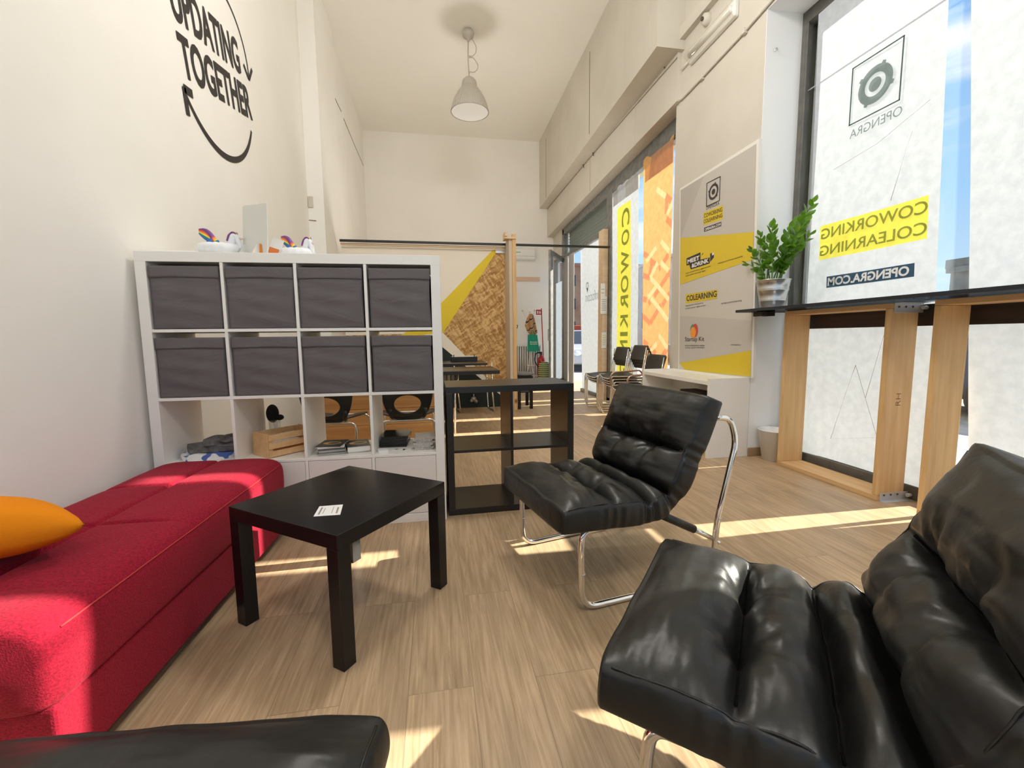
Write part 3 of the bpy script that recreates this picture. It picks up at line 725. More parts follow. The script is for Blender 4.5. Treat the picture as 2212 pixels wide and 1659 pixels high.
def S(x, y, z): return SM @ Vector((x, y, z))

def storage_box(i, r, label, dx=0., dr=0., dz=0., sag=0.):
    x0 = colx[i]+(dv if i else 0); x1 = colx[i+1]; z0 = rowz[r][0]
    cxx = (x0+x1)/2+dx; wd = .318; ht = .315 if r == 0 else .308; dp = .365
    t = thing('storage_box', label, 'storage box', (0, 0, 0), 'grey fabric storage boxes in the white shelving unit')
    rnd = random.Random(i*7+r)
    ph = rnd.random()*6
    m = MB()
    def puff(u, v): return .007*math.sin(PI*u)*math.sin(PI*v)
    def fr(u, v):     # front
        wr = .004*math.sin(9*u+5*v+ph)*math.sin(PI*u)*v+.003*math.sin(23*v+4*u+ph)*math.sin(PI*u)
        if v > .8: wr *= .3
        return ((u-.5)*wd+.003*math.sin(7*v+ph)*(1 if u > .5 else 0), -puff(u, v)-wr, v*ht-.006*math.sin(PI*u)*(v if r == 1 and i == 3 else 0)*1.0)
    m.grid(fr, 26, 30)
    m.grid(lambda u, v: fr(1, v) if u == 0 else (wd/2-.004*math.sin(PI*u), u*dp, v*ht), 6, 30)
    m.grid(lambda u, v: fr(0, v) if u == 0 else (-wd/2+.004*math.sin(PI*u), u*dp, v*ht), 6, 30)
    m.grid(lambda u, v: ((u-.5)*wd, dp, v*ht), 4, 4); m.grid(lambda u, v: ((u-.5)*wd, v*dp, 0), 4, 4)
    m.grid(lambda u, v: ((u-.5)*(wd-.012), .01+v*(dp-.016), ht-.03), 3, 3, smooth=False)
    b = m.build('body', grey_fab, t)
    so = b.modifiers.new('s', 'SOLIDIFY'); so.thickness = .003; so.offset = -1
    m = MB()
    m.grid(lambda u, v: ((u-.5)*(wd+.004), fr(u, .8+.195*v)[1]-.004, ht*(.812+.188*v)+(.004*math.sin(PI*u)*(1-v) if rnd.random() >= 0 else 0)), 26, 6)
    f = m.build('folded_rim', grey_fab, t); so = f.modifiers.new('s', 'SOLIDIFY'); so.thickness = .0025; so.offset = 0
    bv = 1
    p = S(cxx, .006+(.004 if r else .0), z0+.0005+dz)
    t.location = p; t.rotation_euler = (0, 0, SA+dr)
    return t
pos = ['far left', 'second from left', 'third from left', 'far right']
for r, row in enumerate(('top row', 'second row')):
    for i in range(4):
        storage_box(i, r, f'grey fabric storage box, {pos[i]} in the {row} of the white shelving unit', dx=(0, .002, -.003, .002)[i]-(.004 if r and i == 0 else 0), dr=(.0, .012, -.012, .0)[i]*(1 if r == 0 else -1) if i in (1, 2) else 0)

# things in the open row
def at_shelf(x, y): return S(x, y, .4025)
def flat(mb, c, w_, d_, h_, rot, z=0, mi=0, sh=0):
    M = Matrix.Translation(Vector(c)+Vector((0, 0, z))) @ Matrix.Rotation(rot, 4, 'Z')
    mb.box(-w_/2, w_/2, -d_/2, d_/2, 0, h_, mi, M)
c = at_shelf(.20, .17)
t = thing('patterned_cloth', 'folded white cloth with blue blotches under the grey clothes', 'cloth', tuple(c))
blue_cl = mat('white_blue_cloth', (.8, .8, .8), .9); noise_col(blue_cl, (.8, .8, .78), (.08, .14, .42), 16, 1, lo=.53, hi=.56)
def blob(w_, d_, h_, ph, amp=.15):
    def f(u, v):
        a = 2*PI*u; q = math.sin(PI*min(1, v*1.0)*.5)
        e_ = 2.0/5
        ca, sa = math.cos(a), math.sin(a)
        X = math.copysign(abs(ca)**.55, ca)*w_/2; Y = math.copysign(abs(sa)**.55, sa)*d_/2
        if v < .5: s_ = 1; z = h_*v*1.7
        else: s_ = 1-(v-.5)*2; z = h_*(.85+.15*math.sin((v-.5)*PI))
        n_ = 1+amp*.35*math.sin(3*a+ph+v*3)
        z += h_*amp*(math.sin(X*50+ph)*math.cos(Y*40+ph))*(v > .3)
        return (X*n_*s_, Y*n_*s_, max(0, z))
    return f
def blobobj(name, par, c, w_, d_, h_, ph, mt, amp=.15, z=0, rot=0):
    m = MB(); g = blob(w_, d_, h_, ph, amp); M = Matrix.Rotation(rot, 3, 'Z')
    m.grid(lambda u, v: tuple(M @ Vector(g(u, v))+Vector(c)+Vector((0, 0, z))), 40, 16, closed_u=True)
    return m.build(name, mt, par)
blobobj('cloth', t, c, .26, .22, .035, 1, blue_cl, .12)
grey_knit = mat('grey_jersey', (.13, .125, .12), .9); noise_col(grey_knit, (.09, .085, .08), (.19, .18, .17), 25, 4)
c2_ = at_shelf(.235, .19)
t = thing('folded_clothes', 'crumpled dark grey clothes piled on the patterned cloth', 'clothes', (c2_.x, c2_.y, c2_.z+.038))
blobobj('cloth', t, c2_, .25, .2, .04, 2.3, grey_knit, .45, .036); blobobj('sleeve', t, c2_+Vector((.03, -.01, 0)), .18, .15, .028, 4, grey_knit, .5, .072, .4)

cc = at_shelf(.575, .19)
t = thing('wooden_crate', 'small slatted pine crate standing on the open shelf row', 'crate', tuple(cc))
cw, cd_, ch = .17, .265, .13; M = Matrix.Translation(cc) @ Matrix.Rotation(-.78, 4, 'Z')
crp = wood('crate_pine', (.62, .38, .17), (.74, .49, .25), 'y', 6, knots=False)
for sx in (-1, 1):
    for k in range(3): MB().box(sx*cw/2-.004, sx*cw/2+.004, -cd_/2, cd_/2, .004+k*.045, .036+k*.045, M=M).build('slat', crp, t)
for sy in (-1, 1): MB().box(-cw/2+.004, cw/2-.004, sy*cd_/2-.006, sy*cd_/2+.006, .0, ch, M=M).build('end_panel', crp, t)
for sx in (-1, 1):
    for sy in (-1, 1): MB().box(sx*(cw/2-.010)-.007, sx*(cw/2-.010)+.007, sy*(cd_/2-.014)-.010, sy*(cd_/2-.014)+.010, .0, ch-.004, M=M).build('corner_post', crp, t)
MB().box(-cw/2+.01, cw/2-.01, -cd_/2+.01, cd_/2-.01, 0.002, .01, M=M).build('base', crp, t)
leafl = mat('leaflet_paper', (.8, .78, .74), .8); leafo = mat('leaflet_orange', (.7, .2, .05), .7)
for k, (mt, lb) in enumerate(((leafl, 'thin white leaflet lying in the pine crate under the orange one'), (leafo, 'orange leaflet in the pine crate'), (leafl, 'white folded leaflet on top in the pine crate'))):
    o = MB().box(-.065, .065, -.105, .105, .012+k*.016, .026+k*.016, M=M @ Matrix.Rotation(.04*k-.04, 4, 'Z')).build('leaflet', mt); recentre(o); tag(o, lb, 'leaflet')
cc = at_shelf(.52, .30)
pt = hit(602, 938, 1, .40)
t = thing('glass_tumbler', 'clear tumbler holding a bunched black cloth behind the pine crate', 'glass', (pt.x, .345, .4025))
MB().lathe([(.0, .002), (.026, .002), (.034, .16), (.032, .16), (.024, .006), (0, .006)], 24, (pt.x, .345, .4025)).build('tumbler', glass_mat('tumbler_glass', (.9, .92, .92), .15), t)
t = thing('black_cloth', 'bunched black cloth standing up in the tumbler', 'cloth', (pt.x, .345, .56))
m = MB(); m.ball((pt.x-.008, .345, .60), .045, .8, .7, 1.25, 20); m.ball((pt.x+.03, .345, .575), .02, 1.3, .9, .9, 14); m.build('cloth', mat('black_wool', (.008, .007, .007), .95), t)

cover = mat('black_cover', (.02, .018, .016), .35); gold = mat('gold_print', (.55, .36, .14), .4)
def booklet(label, c, w_, d_, h_, rot, z, mt=cover, pages=leafl, group=None, oval=False, name='magazine', cat='magazine'):
    t = thing(name, label, cat, (c.x, c.y, c.z+z), group)
    M = Matrix.Translation(c+Vector((0, 0, z))) @ Matrix.Rotation(rot, 4, 'Z')
    MB().box(-w_/2, w_/2, -d_/2, d_/2, h_-.0012, h_, M=M).build('cover', mt, t)
    if h_ > .002: MB().box(-w_/2+.002, w_/2-.002, -d_/2+.002, d_/2-.002, 0, h_-.0012, M=M).build('pages', pages, t)
    if oval:
        m = MB(); n_ = 32; vs = []
        for k in range(n_):
            a = 2*PI*k/n_
            vs += [M @ Vector((.05*math.cos(a), .035*math.sin(a), h_+.0006)), M @ Vector((.033*math.cos(a)+.008, .02*math.sin(a), h_+.0006))]
        m.add(vs, [(2*k, (2*k+2) % (2*n_), (2*k+3) % (2*n_), 2*k+1) for k in range(n_)]); m.build('print', gold, t)
    return t
c = at_shelf(.852, .13)
zz = 0
grp = 'black magazines in the stack on the open shelf'
lbs = ['bottom', 'second lowest', 'third lowest', 'fourth from the bottom', 'fifth from the bottom']
for k in range(5):
    booklet(f'magazine in the left stack on the open shelf, {lbs[k]}', c+Vector((.003*math.sin(k*3), .003*math.cos(k*5), 0)), .14, .18, .008, .15+.05*math.sin(k*4), zz, cover if k % 2 else leafl, pages=mat('magazine_pages', (.30, .29, .28), .7) if k == 0 else bpy.data.materials['magazine_pages'], group=grp); zz += .0085
booklet('black magazine with a pale gold oval lying topmost on the left stack', c, .14, .175, .006, -.10, zz, group=grp, oval=True)
c = at_shelf(.985, .15)
booklet('flat black folder lying under the thick gold-oval book', c+Vector((-.003, .005, 0)), .12, .17, .008, .3, 0, name='folder', cat='folder')
booklet('thick black book with a gold oval leaning over the black folder', c+Vector((.004, .0, 0)), .125, .175, .03, .22, .0085, oval=True, name='book', cat='book')
booklet('white sheet of paper lying behind the black books', at_shelf(.93, .30), .16, .10, .002, .2, 0, mt=leafl, name='paper_sheet', cat='paper')
c = at_shelf(1.19, .26); zz = 0
gl = ['lowest', 'second from bottom', 'third from bottom', 'fourth from bottom', 'topmost']
for k in range(5):
    booklet(f'glossy black folder, {gl[k]} in the right-hand stack on the open shelf', c+Vector((.002*k, .002*math.sin(k), 0)), .16, .2, .0125, -.06+.03*math.sin(k*2), zz, mat('gloss_black', (.01, .01, .01), .15) if k == 0 else bpy.data.materials['gloss_black'], pages=black_pl, group='glossy black folders on the open shelf', name='folder', cat='folder'); zz += .013
c = at_shelf(1.368, .15); zz = 0
newsp = mat('newsprint', (.55, .52, .47), .9); noise_col(newsp, (.38, .36, .33), (.66, .63, .58), 120, 3, (1, 6, 1))
for k in range(7):
    up = k >= 4
    booklet(f'folded grey newspaper, number {["one", "two", "three", "four", "five", "six", "seven"][k]} from the bottom of the right-hand pile'.replace('number one from the bottom', 'lowest').replace('number seven from the bottom', 'topmost'), c+Vector((.004 if up else -.006, .02 if up else -.01, 0)), .112, .17, .0085, .12*math.sin(k*2.2), zz, newsp, newsp, group='newspapers on the open shelf', name='newspaper', cat='newspaper'); zz += .009
card = mat('card_white', (.8, .79, .78), .6)
cds = [('folded white card at the left end of the right-hand open shelf', 1.14, .07, .055, .05, .25), ('small white card lying behind the folded one', 1.19, .10, .05, .035, .4), ('white card lying in the middle of the right-hand open shelf', 1.235, .095, .055, .045, -.3), ('white card nearest the newspaper pile', 1.275, .085, .05, .035, .1)]
for k, (lb, x, y, a, b, rr) in enumerate(cds):
    c = at_shelf(x, y); o = MB(); flat(o, c, a, b, .0018 if k else .012, rr); o = o.build('card', card); recentre(o); tag(o, lb, 'card', 'cards on the open shelf')
t = thing('glass_plate', 'clear acrylic sheet lying over the right-hand open shelf', 'acrylic sheet', (1.2, .1, .4))
bpy.data.objects.remove(t)

# on top of the unit
o = MB().box(-.13, .13, -.14, .14, 0, .012).build('paper_tray', white_pl, bevel=.003)
o.location = S(.135, .19, 1.491); o.rotation_euler.z = SA+.03; tag(o, 'flat white tray lying on the left end of the white shelving unit', 'tray')
rb = [mat('rainbow_'+n, c, .5) for n, c in (('purple', (.18, .05, .25)), ('red', (.75, .08, .04)), ('orange', (.9, .30, .05)), ('yellow', (.9, .75, .08)), ('green', (.02, .25, .17)), ('blue', (.02, .14, .45)))]
vinyl = mat('white_vinyl', (.80, .82, .85), .3)
def unicorn(label, c, sc, group):
    t = thing('inflatable_unicorn', label, 'inflatable toy', (0, 0, 0), group)
    m = MB(); n1 = 40
    def ringf(u, v):
        a = 2*PI*u; b = 2*PI*v; q = .032*(1+.05*math.sin(a*16))
        return ((.075+q*math.cos(b))*math.cos(a), (.055+q*math.cos(b))*math.sin(a), .03+q*math.sin(b)*.95)
    m.grid(lambda u, v: ringf(u, v), 64, 12); m.build('ring', vinyl, t)
    m = MB()      # tail of rainbow bands
    for k in range(6):
        pts = []
        for j in range(8):
            s_ = j/7
            pts.append((-.026-.068*s_**1.15+.004*k*(1-s_), 0, .066+.012*s_+(5-k)*.0115*math.sin(PI*(.32+.62*(1-s_)))*(1-.55*s_*s_)+.034*s_**2.2))
        m.tube(pts, [.0145*(1-.82*(j/7)**2) for j in range(8)], n=10, mi=k)
    m.tube([(-.040, 0, .05), (-.040, 0, .085)], [.022, .018], n=12, mi=5)
    m.build('tail', rb, t)
    m = MB(); m.tube([(.045, 0, .03), (.062, 0, .075), (.072, 0, .105), (.085, 0, .100), (.100, 0, .055), (.104, 0, .03)], [.020, .021, .022, .020, .013, .011], .02, n=14)
    m.ball((.103, 0, .028), .012); m.build('head', vinyl, t)
    m = MB()
    for k in range(6): m.tube([(.048-.004+.006*k*.6, (k-2.5)*.004, .075), (.052+.005*k*.6, (k-2.5)*.004, .106), (.072+.004*k*.6, (k-2.5)*.004, .124), (.088, (k-2.5)*.004, .112)], [.006, .007, .007, .003], .02, n=6, mi=k)
    m.build('mane', rb, t)
    m = MB(); m.cyl((.098, 0, .088), (.128, 0, .094), .008, .001); m.build('horn', mat('pale_pink', (.75, .6, .62), .4), t)
    t.location = c; t.scale = (sc, sc, sc); t.rotation_euler.z = SA
    return t
un = unicorn('white inflatable unicorn ring with rainbow tail, left of the upright white panel', S(.345, .045+.02, 1.491)+Vector((0, .05, 0)), 1.0, 'inflatable unicorns on the white shelving unit')
un2 = copy_tree(un); un2.location = S(.70, .12, 1.491)+Vector((.0, .09, 0)); un2.scale = (.98,)*3; un2.rotation_euler.z = -.35; un2['label'] = 'white inflatable unicorn ring with rainbow tail, right of the upright white panel'
t = thing('display_stand', 'upright white rounded panel with slotted foot on the white shelving unit', 'display stand', (0, 0, 0))
m = MB(); q = []
w2_, h2 = .165, .268
for (cx_, cz_, a0) in ((w2_/2-.012, h2-.012, 0), (-w2_/2+.012, h2-.012, PI/2)):
    for k in range(6): a = a0+PI/2*k/5; q.append((cx_+.012*math.cos(a), 0, cz_+.012*math.sin(a)))
q += [(-w2_/2, 0, 0), (w2_/2, 0, 0)]
m.prism(q, (0, .006, 0)); m.build('panel', mat('panel_white', (.66, .66, .62), .5), t, bevel=.001)
m = MB(); 
for sx, mt_ in ((-.045, 0), (.045, 1)):
    m.prism([(sx-.012, -.05, 0), (sx-.012, .0, 0), (sx-.012, .0, .055), (sx-.012, -.02, .055)], (.003, 0, 0))
m.build('foot', mat('foot_clear', (.7, .7, .66), .4), t)
MB().prism([(.028, -.006, 0), (.045, -.006, 0), (.052, -.006, 0), (.045, -.006, .055), (.036, -.006, .060), (.028, -.006, .050)], (0, .004, 0)).build('orange_tab', mat('orange_plastic', (.75, .22, .02), .4), t)
t.location = S(.525, .09, 1.491); t.rotation_euler = (math.radians(-4), 0, SA-.45)
t = thing('leaflet', 'tilted white and orange leaflet half hidden behind the upright white panel', 'leaflet', (0, 0, 0))
MB().box(-.03, .03, 0, .002, .055, .11).build('sheet', card, t); MB().box(-.03, .03, 0, .002, 0, .055).build('orange_half', leafo, t)
t.location = S(.585, .16, 1.492); t.rotation_euler = (-.1, .32, 0)

# ---------------------------------------------------------------- black two-by-two unit
BM0 = Matrix.Translation((1.5025, .0163, 0)) @ Matrix.Rotation(.011, 4, 'Z')
bu = thing('shelving_unit', 'low black-brown two-by-two open cube shelf beside the tall white unit', 'shelving unit', (0, 0, 0))
fw = .765
def bb(name, *a): return MB().box(*a).build(name, black_lam, bu, bevel=.0015)
bb('top_panel', 0, fw, 0, .39, fw-.038, fw); bb('bottom_panel', 0, fw, 0, .39, 0, .038)
bb('side_panel', 0, .038, 0, .39, .038, fw-.038); bb('side_panel', fw-.038, fw, 0, .39, .038, fw-.038)
bb('shelf_board', .038, fw-.038, .001, .389, .3745, .3905)
bb('divider', .3745, .3905, .002, .388, .038, .3745); bb('divider', .3745, .3905, .002, .388, .3905, fw-.038)
bu.location = (1.506, .0163, 0); bu.rotation_euler.z = .011

# ---------------------------------------------------------------- black coffee table
ct = thing('coffee_table', 'square black coffee table with thick legs in front of the red daybed', 'coffee table', (0, 0, 0))
TA, TB = .555, .55
MB().box(0, TA, 0, TB, .40, .45).build('tabletop', black_lack, ct, bevel=.0015)
for x in (0, TA-.05):
    for y in (0, TB-.05): MB().box(x, x+.05, y, y+.05, 0, .3995).build('leg', black_lack, ct, bevel=.0015)
ct.location = (1.1407, -1.152, 0); ct.rotation_euler.z = .9265
pp = [hit(*q, 2, .4505) for q in ((690, 1094), (741, 1090), (735, 1112), (677, 1116))]
m = MB(); m.prism(pp, (0, 0, .0006)); m = m.build('paper_note', card); recentre(m); tag(m, 'small white printed note lying on the black coffee table', 'note')
pr = MB()
for k in range(5):
    t0 = .12+.17*k; a = pp[3].lerp(pp[2], t0); b = pp[0].lerp(pp[1], t0)
    if k == 2: continue
    a2, b2 = a.lerp(b, .15+.05*(k % 2)), a.lerp(b, .85-.1*(k % 3)); d = (pp[2]-pp[3]).normalized()*(.006 if k in (0, 4) else .0022)
    pr.prism([a2, b2, b2+d, a2+d], (0, 0, .0008))
pr.build('print', mat('note_print', (.25, .24, .24), .8), m)
sc_ = [hit(*q, 2, .4502) for q in ((738, 1012), (745, 1010), (746, 1011), (739, 1013))]
MB().prism(sc_, (0, 0, .0003)).build('scratch', white_pl, ct) if False else None

# ---------------------------------------------------------------- red daybed
sf = thing('daybed', 'long low red chenille daybed standing along the left wall', 'daybed', (0, 0, 0))
SL, SWd, SZ0, SZ1 = 1.405, .60, .215, .43       # local: x across (0 wall .. SWd front), y along from near end
def cushion(u, v):
    """u around the section, v along"""
    y = v*SL
    e = min(v, 1-v)*SL; ed = max(0, 1-(e/.07))
    hw = SWd/2-.03*(1-math.sqrt(max(0, 1-ed**2)))*1.2
    a = 2*PI*u
    ca, sa = math.cos(a), math.sin(a); n_ = 5.5 if sa > 0 else 16
    k = (abs(ca)**n_+abs(sa)**n_)**(-1/n_)
    X = ca*k; Z = sa*k
    h = (SZ1-SZ0)/2*(1-.16*(1-math.sqrt(max(0, 1-ed**2))))
    x = SWd/2+X*hw; z = (SZ0+SZ1)/2+Z*h-(.012*(1-math.sqrt(max(0, 1-ed**2))))
    if Z > .55:      # tufted top
        s = min(1, (Z-.55)/.3)
        px, g = x-.29, 0
        g += .017*math.exp(-(px/.008)**2)
        for yl in (.575, .985): g += .017*math.exp(-((y-yl)/.008)**2)*(1 if x < .47 else max(0, 1-(x-.47)/.06))
        cell = abs(math.cos(PI*(y-.575)/.41*.5+PI/2))
        edge = min(1, max(0, min(x/.08, (SWd-x)/.08)))
        pf = .008*(abs(math.sin(PI*(y-.575)/.41)))**.35*(abs(math.sin(PI*min(1, max(0, (x+.01)/.30 if x < .29 else (SWd-x)/.31)))))**.5
        z += s*(pf-g*edge)
        z += .0015*s*noise.noise(Vector((x*14, y*10, 0)))
    if X > .8: x += .008*math.sin(PI*min(1, max(0, (z-SZ0)/(SZ1-SZ0))))
    return (x, y, z)
nu, nv = 200, 220
m = MB(); m.grid(cushion, nu, nv, closed_u=True)
m.f += [list(range(nu))[::-1], [nv*nu+i for i in range(nu)]]; m.m += [0, 0]; m.sm += [True, True]
m.build('cushion', red_fab, sf)
MB().box(.02, SWd-.006, .012, SL-.01, .035, SZ0+.008).build('base', red_fab, sf, bevel=.012, seg=3)
m = MB()
pts = [cushion(.095, i/60) for i in range(2, 59)]
m.tube([Vector(p)+Vector((.001, 0, .001)) for p in pts], .0022, n=6); m.build('piping', mat('red_piping', (.42, .03, .03), .8), sf)
for x in (.07, SWd-.06):
    for y in (.08, SL-.06):
        MB().lathe([(.0, 0), (.022, 0), (.026, .036), (0, .036)], 20, (x, y, 0)).build('foot', chrome, sf)
sf.location = (-.012, -1.417, 0); sf.rotation_euler.z = math.radians(-2.2)
# cushion on the daybed
def pillow(W_, H_, T_, n=30):
    def f(sgn):
        def g(u, v):
            a, b = 2*u-1, 2*v-1
            pinch = 1-.09*(1-abs(a)**1.5)*(abs(b)**4)
            pinb = 1-.09*(1-abs(b)**1.5)*(abs(a)**4)
            th = T_*(max(0, 1-a*a)*max(0, 1-b*b))**.42
            return (a*W_/2*pinb, b*H_/2*pinch, sgn*th)
        return g
    m = MB(); m.grid(f(1), n, n); m.grid(f(-1), n, n); return m
t = thing('throw_pillow', 'mustard orange throw pillow lying on the red daybed against the wall', 'pillow', (0, 0, 0))
pillow(.35, .35, .085).build('cover', mustard, t)
t.location = (.215, -1.13, .545); t.rotation_euler = (math.radians(-8), math.radians(14), math.radians(49))
PILLOW = t

# ---------------------------------------------------------------- lounge chairs
def smooth_path(P, n):
    """Catmull-Rom through P, resampled evenly"""
    P = [Vector(p) for p in P]; Q = [P[0]*2-P[1]]+P+[P[-1]*2-P[-2]]; out = []
    for i in range(1, len(Q)-2):
        for k in range(24):
            t = k/24; a, b, c, d = Q[i-1:i+3]
            out.append(.5*((2*b)+(c-a)*t+(2*a-5*b+4*c-d)*t*t+(3*b-a-3*c+d)*t**3))
    out.append(P[-1]); L_ = [0]
    for i in range(1, len(out)): L_.append(L_[-1]+(out[i]-out[i-1]).length)
    res = []; j = 0
    for i in range(n+1):
        s = L_[-1]*i/n
        while j < len(L_)-2 and L_[j+1] < s: j += 1
        t = (s-L_[j])/max(1e-9, L_[j+1]-L_[j]); res.append(out[j].lerp(out[j+1], t))
    return res, L_[-1]
CW = .60
path, PL = smooth_path([(-.125, 0, .372), (.02, 0, .366), (.16, 0, .355), (.27, 0, .352), (.36, 0, .375), (.415, 0, .44), (.455, 0, .52), (.50, 0, .61), (.54, 0, .70), (.568, 0, .775)], 260)
TUFT1, CR1, CR2, TUFT2 = .235, .405, .535, .745
BTN = .105
crease_shade = mat('crease_shade_black', (.004, .004, .004), .95, spec=.05)  # dark line colour standing in for shade in the cushion valleys
def lounge_chair(seed, label):
    rnd = random.Random(seed); off = Vector((rnd.random()*9, rnd.random()*9, 0))
    t = thing('lounge_chair', label, 'armchair', (0, 0, 0))
    nt_, half = 260, .054
    def sect(u, v):
        i = v*nt_; i0 = int(min(nt_-1, i)); p = path[i0].lerp(path[i0+1], i-i0)
        d = (path[min(nt_, i0+3)]-path[max(0, i0-3)]).normalized(); nrm = Vector((-d.z, 0, d.x))
        a = 2*PI*u; ca, sa = math.cos(a), math.sin(a)
        n_ = 12; k = (abs(ca)**n_+abs(sa)**n_)**(-1/n_); X = ca*k; Z = sa*k
        tt = v; y = X*CW/2; h = Z*half
        sN = max(-1, min(1, y/(CW/2)))
        rim = 1-abs(sN)**6
        e = min(v, 1-v)*PL
        endf = min(1, e/.09)
        if Z > 0:
            q = Z**1.5
            puff = 0
            bounds = (0, TUFT1, CR1, CR2, TUFT2, 1); amps = (.040, .040, .030, .044, .042)
            for bi in range(5):
                if bounds[bi] <= tt <= bounds[bi+1]:
                    w_ = (tt-bounds[bi])/(bounds[bi+1]-bounds[bi])
                    puff = amps[bi]*(1-abs(2*w_-1)**2.6)
            lat = .55+.45*abs(math.cos(PI*sN*.5))**.6
            h += q*puff*lat*rim
            for tl in (TUFT1, TUFT2):
                dt = (tt-tl)*PL
                h -= q*.026*math.exp(-(dt/.011)**2)*(max(0, 1-abs(sN)**5))
                for sb_ in (-BTN, BTN):
                    r2 = math.hypot(dt, y-sb_); 
                    h -= q*(.022*math.exp(-(r2/.022)**2)+.024*math.exp(-(r2/.06)**2))
                    an = math.atan2(y-sb_, dt)
                    h += q*.006*math.cos(an*7+seed)*math.exp(-((r2-.055)/.035)**2)
                h -= q*.008*math.exp(-((y)/.03)**2)*math.exp(-(dt/.10)**2)
            for tl, dp in ((CR1, .046), (CR2, .060)):
                dt = (tt-tl+.006*math.sin(sN*3+seed))*PL
                h -= q*dp*math.exp(-(abs(dt)/.020)**1.5)*(1-.35*abs(sN)**8)
            if CR2 < tt:
                g_ = min(1, (tt-CR2)/.05)*min(1, (1-tt)/.12)
                for sb_ in (-BTN, BTN): h -= q*.011*g_*math.exp(-((y-sb_-.012*math.sin(tt*30+seed))/.028)**2)*(1 if tt < TUFT2 else .6)
            # lateral dips between buttons that divide the pads
            for sb_ in (-BTN, BTN):
                for tl in (CR1, CR2):
                    h -= q*.018*math.exp(-((y-sb_)/.035)**2)*math.exp(-(((tt-tl)*PL)/.05)**2)
            h += q*.0042*noise.noise(Vector((tt*16, y*9, 0))+off)*2
            h += q*.0016*noise.noise(Vector((tt*50, y*14, 3))+off)
        # pleated sides
        sd_ = max(0, abs(X)-.9)/.1
        pl = 0
        for tl, am in ((TUFT1, .5), (CR1, 1), (CR2, 1), (TUFT2, .8)):
            dt = (tt-tl)*PL; pl += am*math.cos(dt*150)*math.exp(-(dt/.05)**2)
        y += math.copysign(1, X)*sd_*(.006*pl*(1-abs(Z)**3)+.010*(1-Z*Z)*1)
        y -= math.copysign(1, X)*.012*math.exp(-(((tt-CR2)*PL)/.05)**2)*sd_ if abs(X) > .9 else 0
        pin = sum(am*math.exp(-(((tt-tl)*PL)/.035)**2) for tl, am in ((TUFT1, .012), (CR1, .03), (CR2, .04), (TUFT2, .03)))
        sh = (1+.016*(1-endf))*(1.012-pin)
        bulge = -(1-min(1, e/.02))*0
        pos = p+nrm*(h*(1-.10*(1-endf)))
        return (pos.x, y*sh, pos.z)
    m = MB(); NU = 132
    m.grid(sect, NU, nt_, closed_u=True)
    # rounded end panels
    for v, sg in ((0, -1), (1, 1)):
        base = len(m.v)-0
        ring0 = [Vector(sect(k/NU, v)) for k in range(NU)]; c = sum(ring0, Vector())/NU
        d = (path[3]-path[0]).normalized()*-1 if v == 0 else (path[-1]-path[-4]).normalized()
        rings = [ring0]+[[c+(p-c)*s_+d*o_ for p in ring0] for s_, o_ in ((.985, .006), (.9, .012), (.6, .016), (.2, .018))]
        b = len(m.v)
        for r_ in rings: m.v += r_
        for j in range(len(rings)-1):
            for k in range(NU): m.f.append([b+j*NU+k, b+j*NU+(k+1) % NU, b+(j+1)*NU+(k+1) % NU, b+(j+1)*NU+k]); m.m.append(0); m.sm.append(True)
        m.f.append([b+(len(rings)-1)*NU+k for k in range(NU)]); m.m.append(0); m.sm.append(True)
    o = m.build('cushion', leather, t)
    for sy in (-1, 1):
        pts = []
        for i in range(2, 130):
            v = i/131; u = .125 if sy > 0 else .375
            q = Vector(sect(.118, v)); q.y = sy*abs(q.y); pts.append(q)
        MB().tube(pts, .0022, n=6).build('seam', leather, o)
    for v in (TUFT1, CR1, CR2, TUFT2):
        i0 = int(v*nt_); d = (path[i0+3]-path[i0-3]).normalized(); nrm = Vector((-d.z, 0, d.x))
        MB().tube([Vector(sect(.135+.23*k/40, v))+nrm*.0005 for k in range(41)], .0042, n=6).build('seam', crease_shade, o)  # dark tubes along the seams cover highlights, as valley shade
    for v in (TUFT1, TUFT2):
        for s_ in (-BTN, BTN):
            # find section parameter on the top with y = s_
            best = min((abs(sect(u/400, v)[1]-s_), u/400) for u in range(60, 141))[1]
            q = Vector(sect(best, v)); i0 = int(v*nt_); d = (path[i0+3]-path[i0-3]).normalized(); nrm = Vector((-d.z, 0, d.x))
            MB().ball(tuple(q+nrm*.003), .010, 1, 1, .7, 12).build('button', leather, o)
    r_ = .0125
    for sy in (-1, 1):
        y = sy*.285
        pts = [(.06, y-sy*.01, .312), (-.035, y-sy*.005, .315), (-.045, y, .25), (-.04, y, r_+.0005), (.595, y+sy*.02, r_+.0005), (.597, y+sy*.025, .25), (.64, y+sy*.03, .43), (.685, y+sy*.03, .60), (.655, y+sy*.02, .70), (.575, y-sy*.0, .70)]
        MB().tube(pts, r_, .075, n=16, seg=9).build('side_frame', chrome, t)
        for (a, b) in (((-.0405, y, .15), (-.0405, y, .156)), ((.605, y+sy*.0255, .27), (.607, y+sy*.026, .276))):
            MB().cyl(a, b, r_+.0008, n=16).build('tube_joint', zinc, t)
        MB().tube([(.30, y-sy*.03, .335), (.50, y+sy*.0, .232)], .017, n=14).build('sleeve', black_pl, t)
        MB().tube([(.48, y-sy*.002, .242), (.597, y+sy*.022, .178)], .010, n=12).build('strut', chrome, t)
        MB().ball((.603, y+sy*.036, .17), .008).build('bolt', chrome, t)
    MB().tube([(.30, -.26, .335), (.30, .26, .335)], .012, n=12).build('cross_bar', black_pl, t)
    MB().tube([(.04, -.27, .312), (.04, .27, .312)], .011, n=12).build('cross_bar', black_pl, t)
    return t
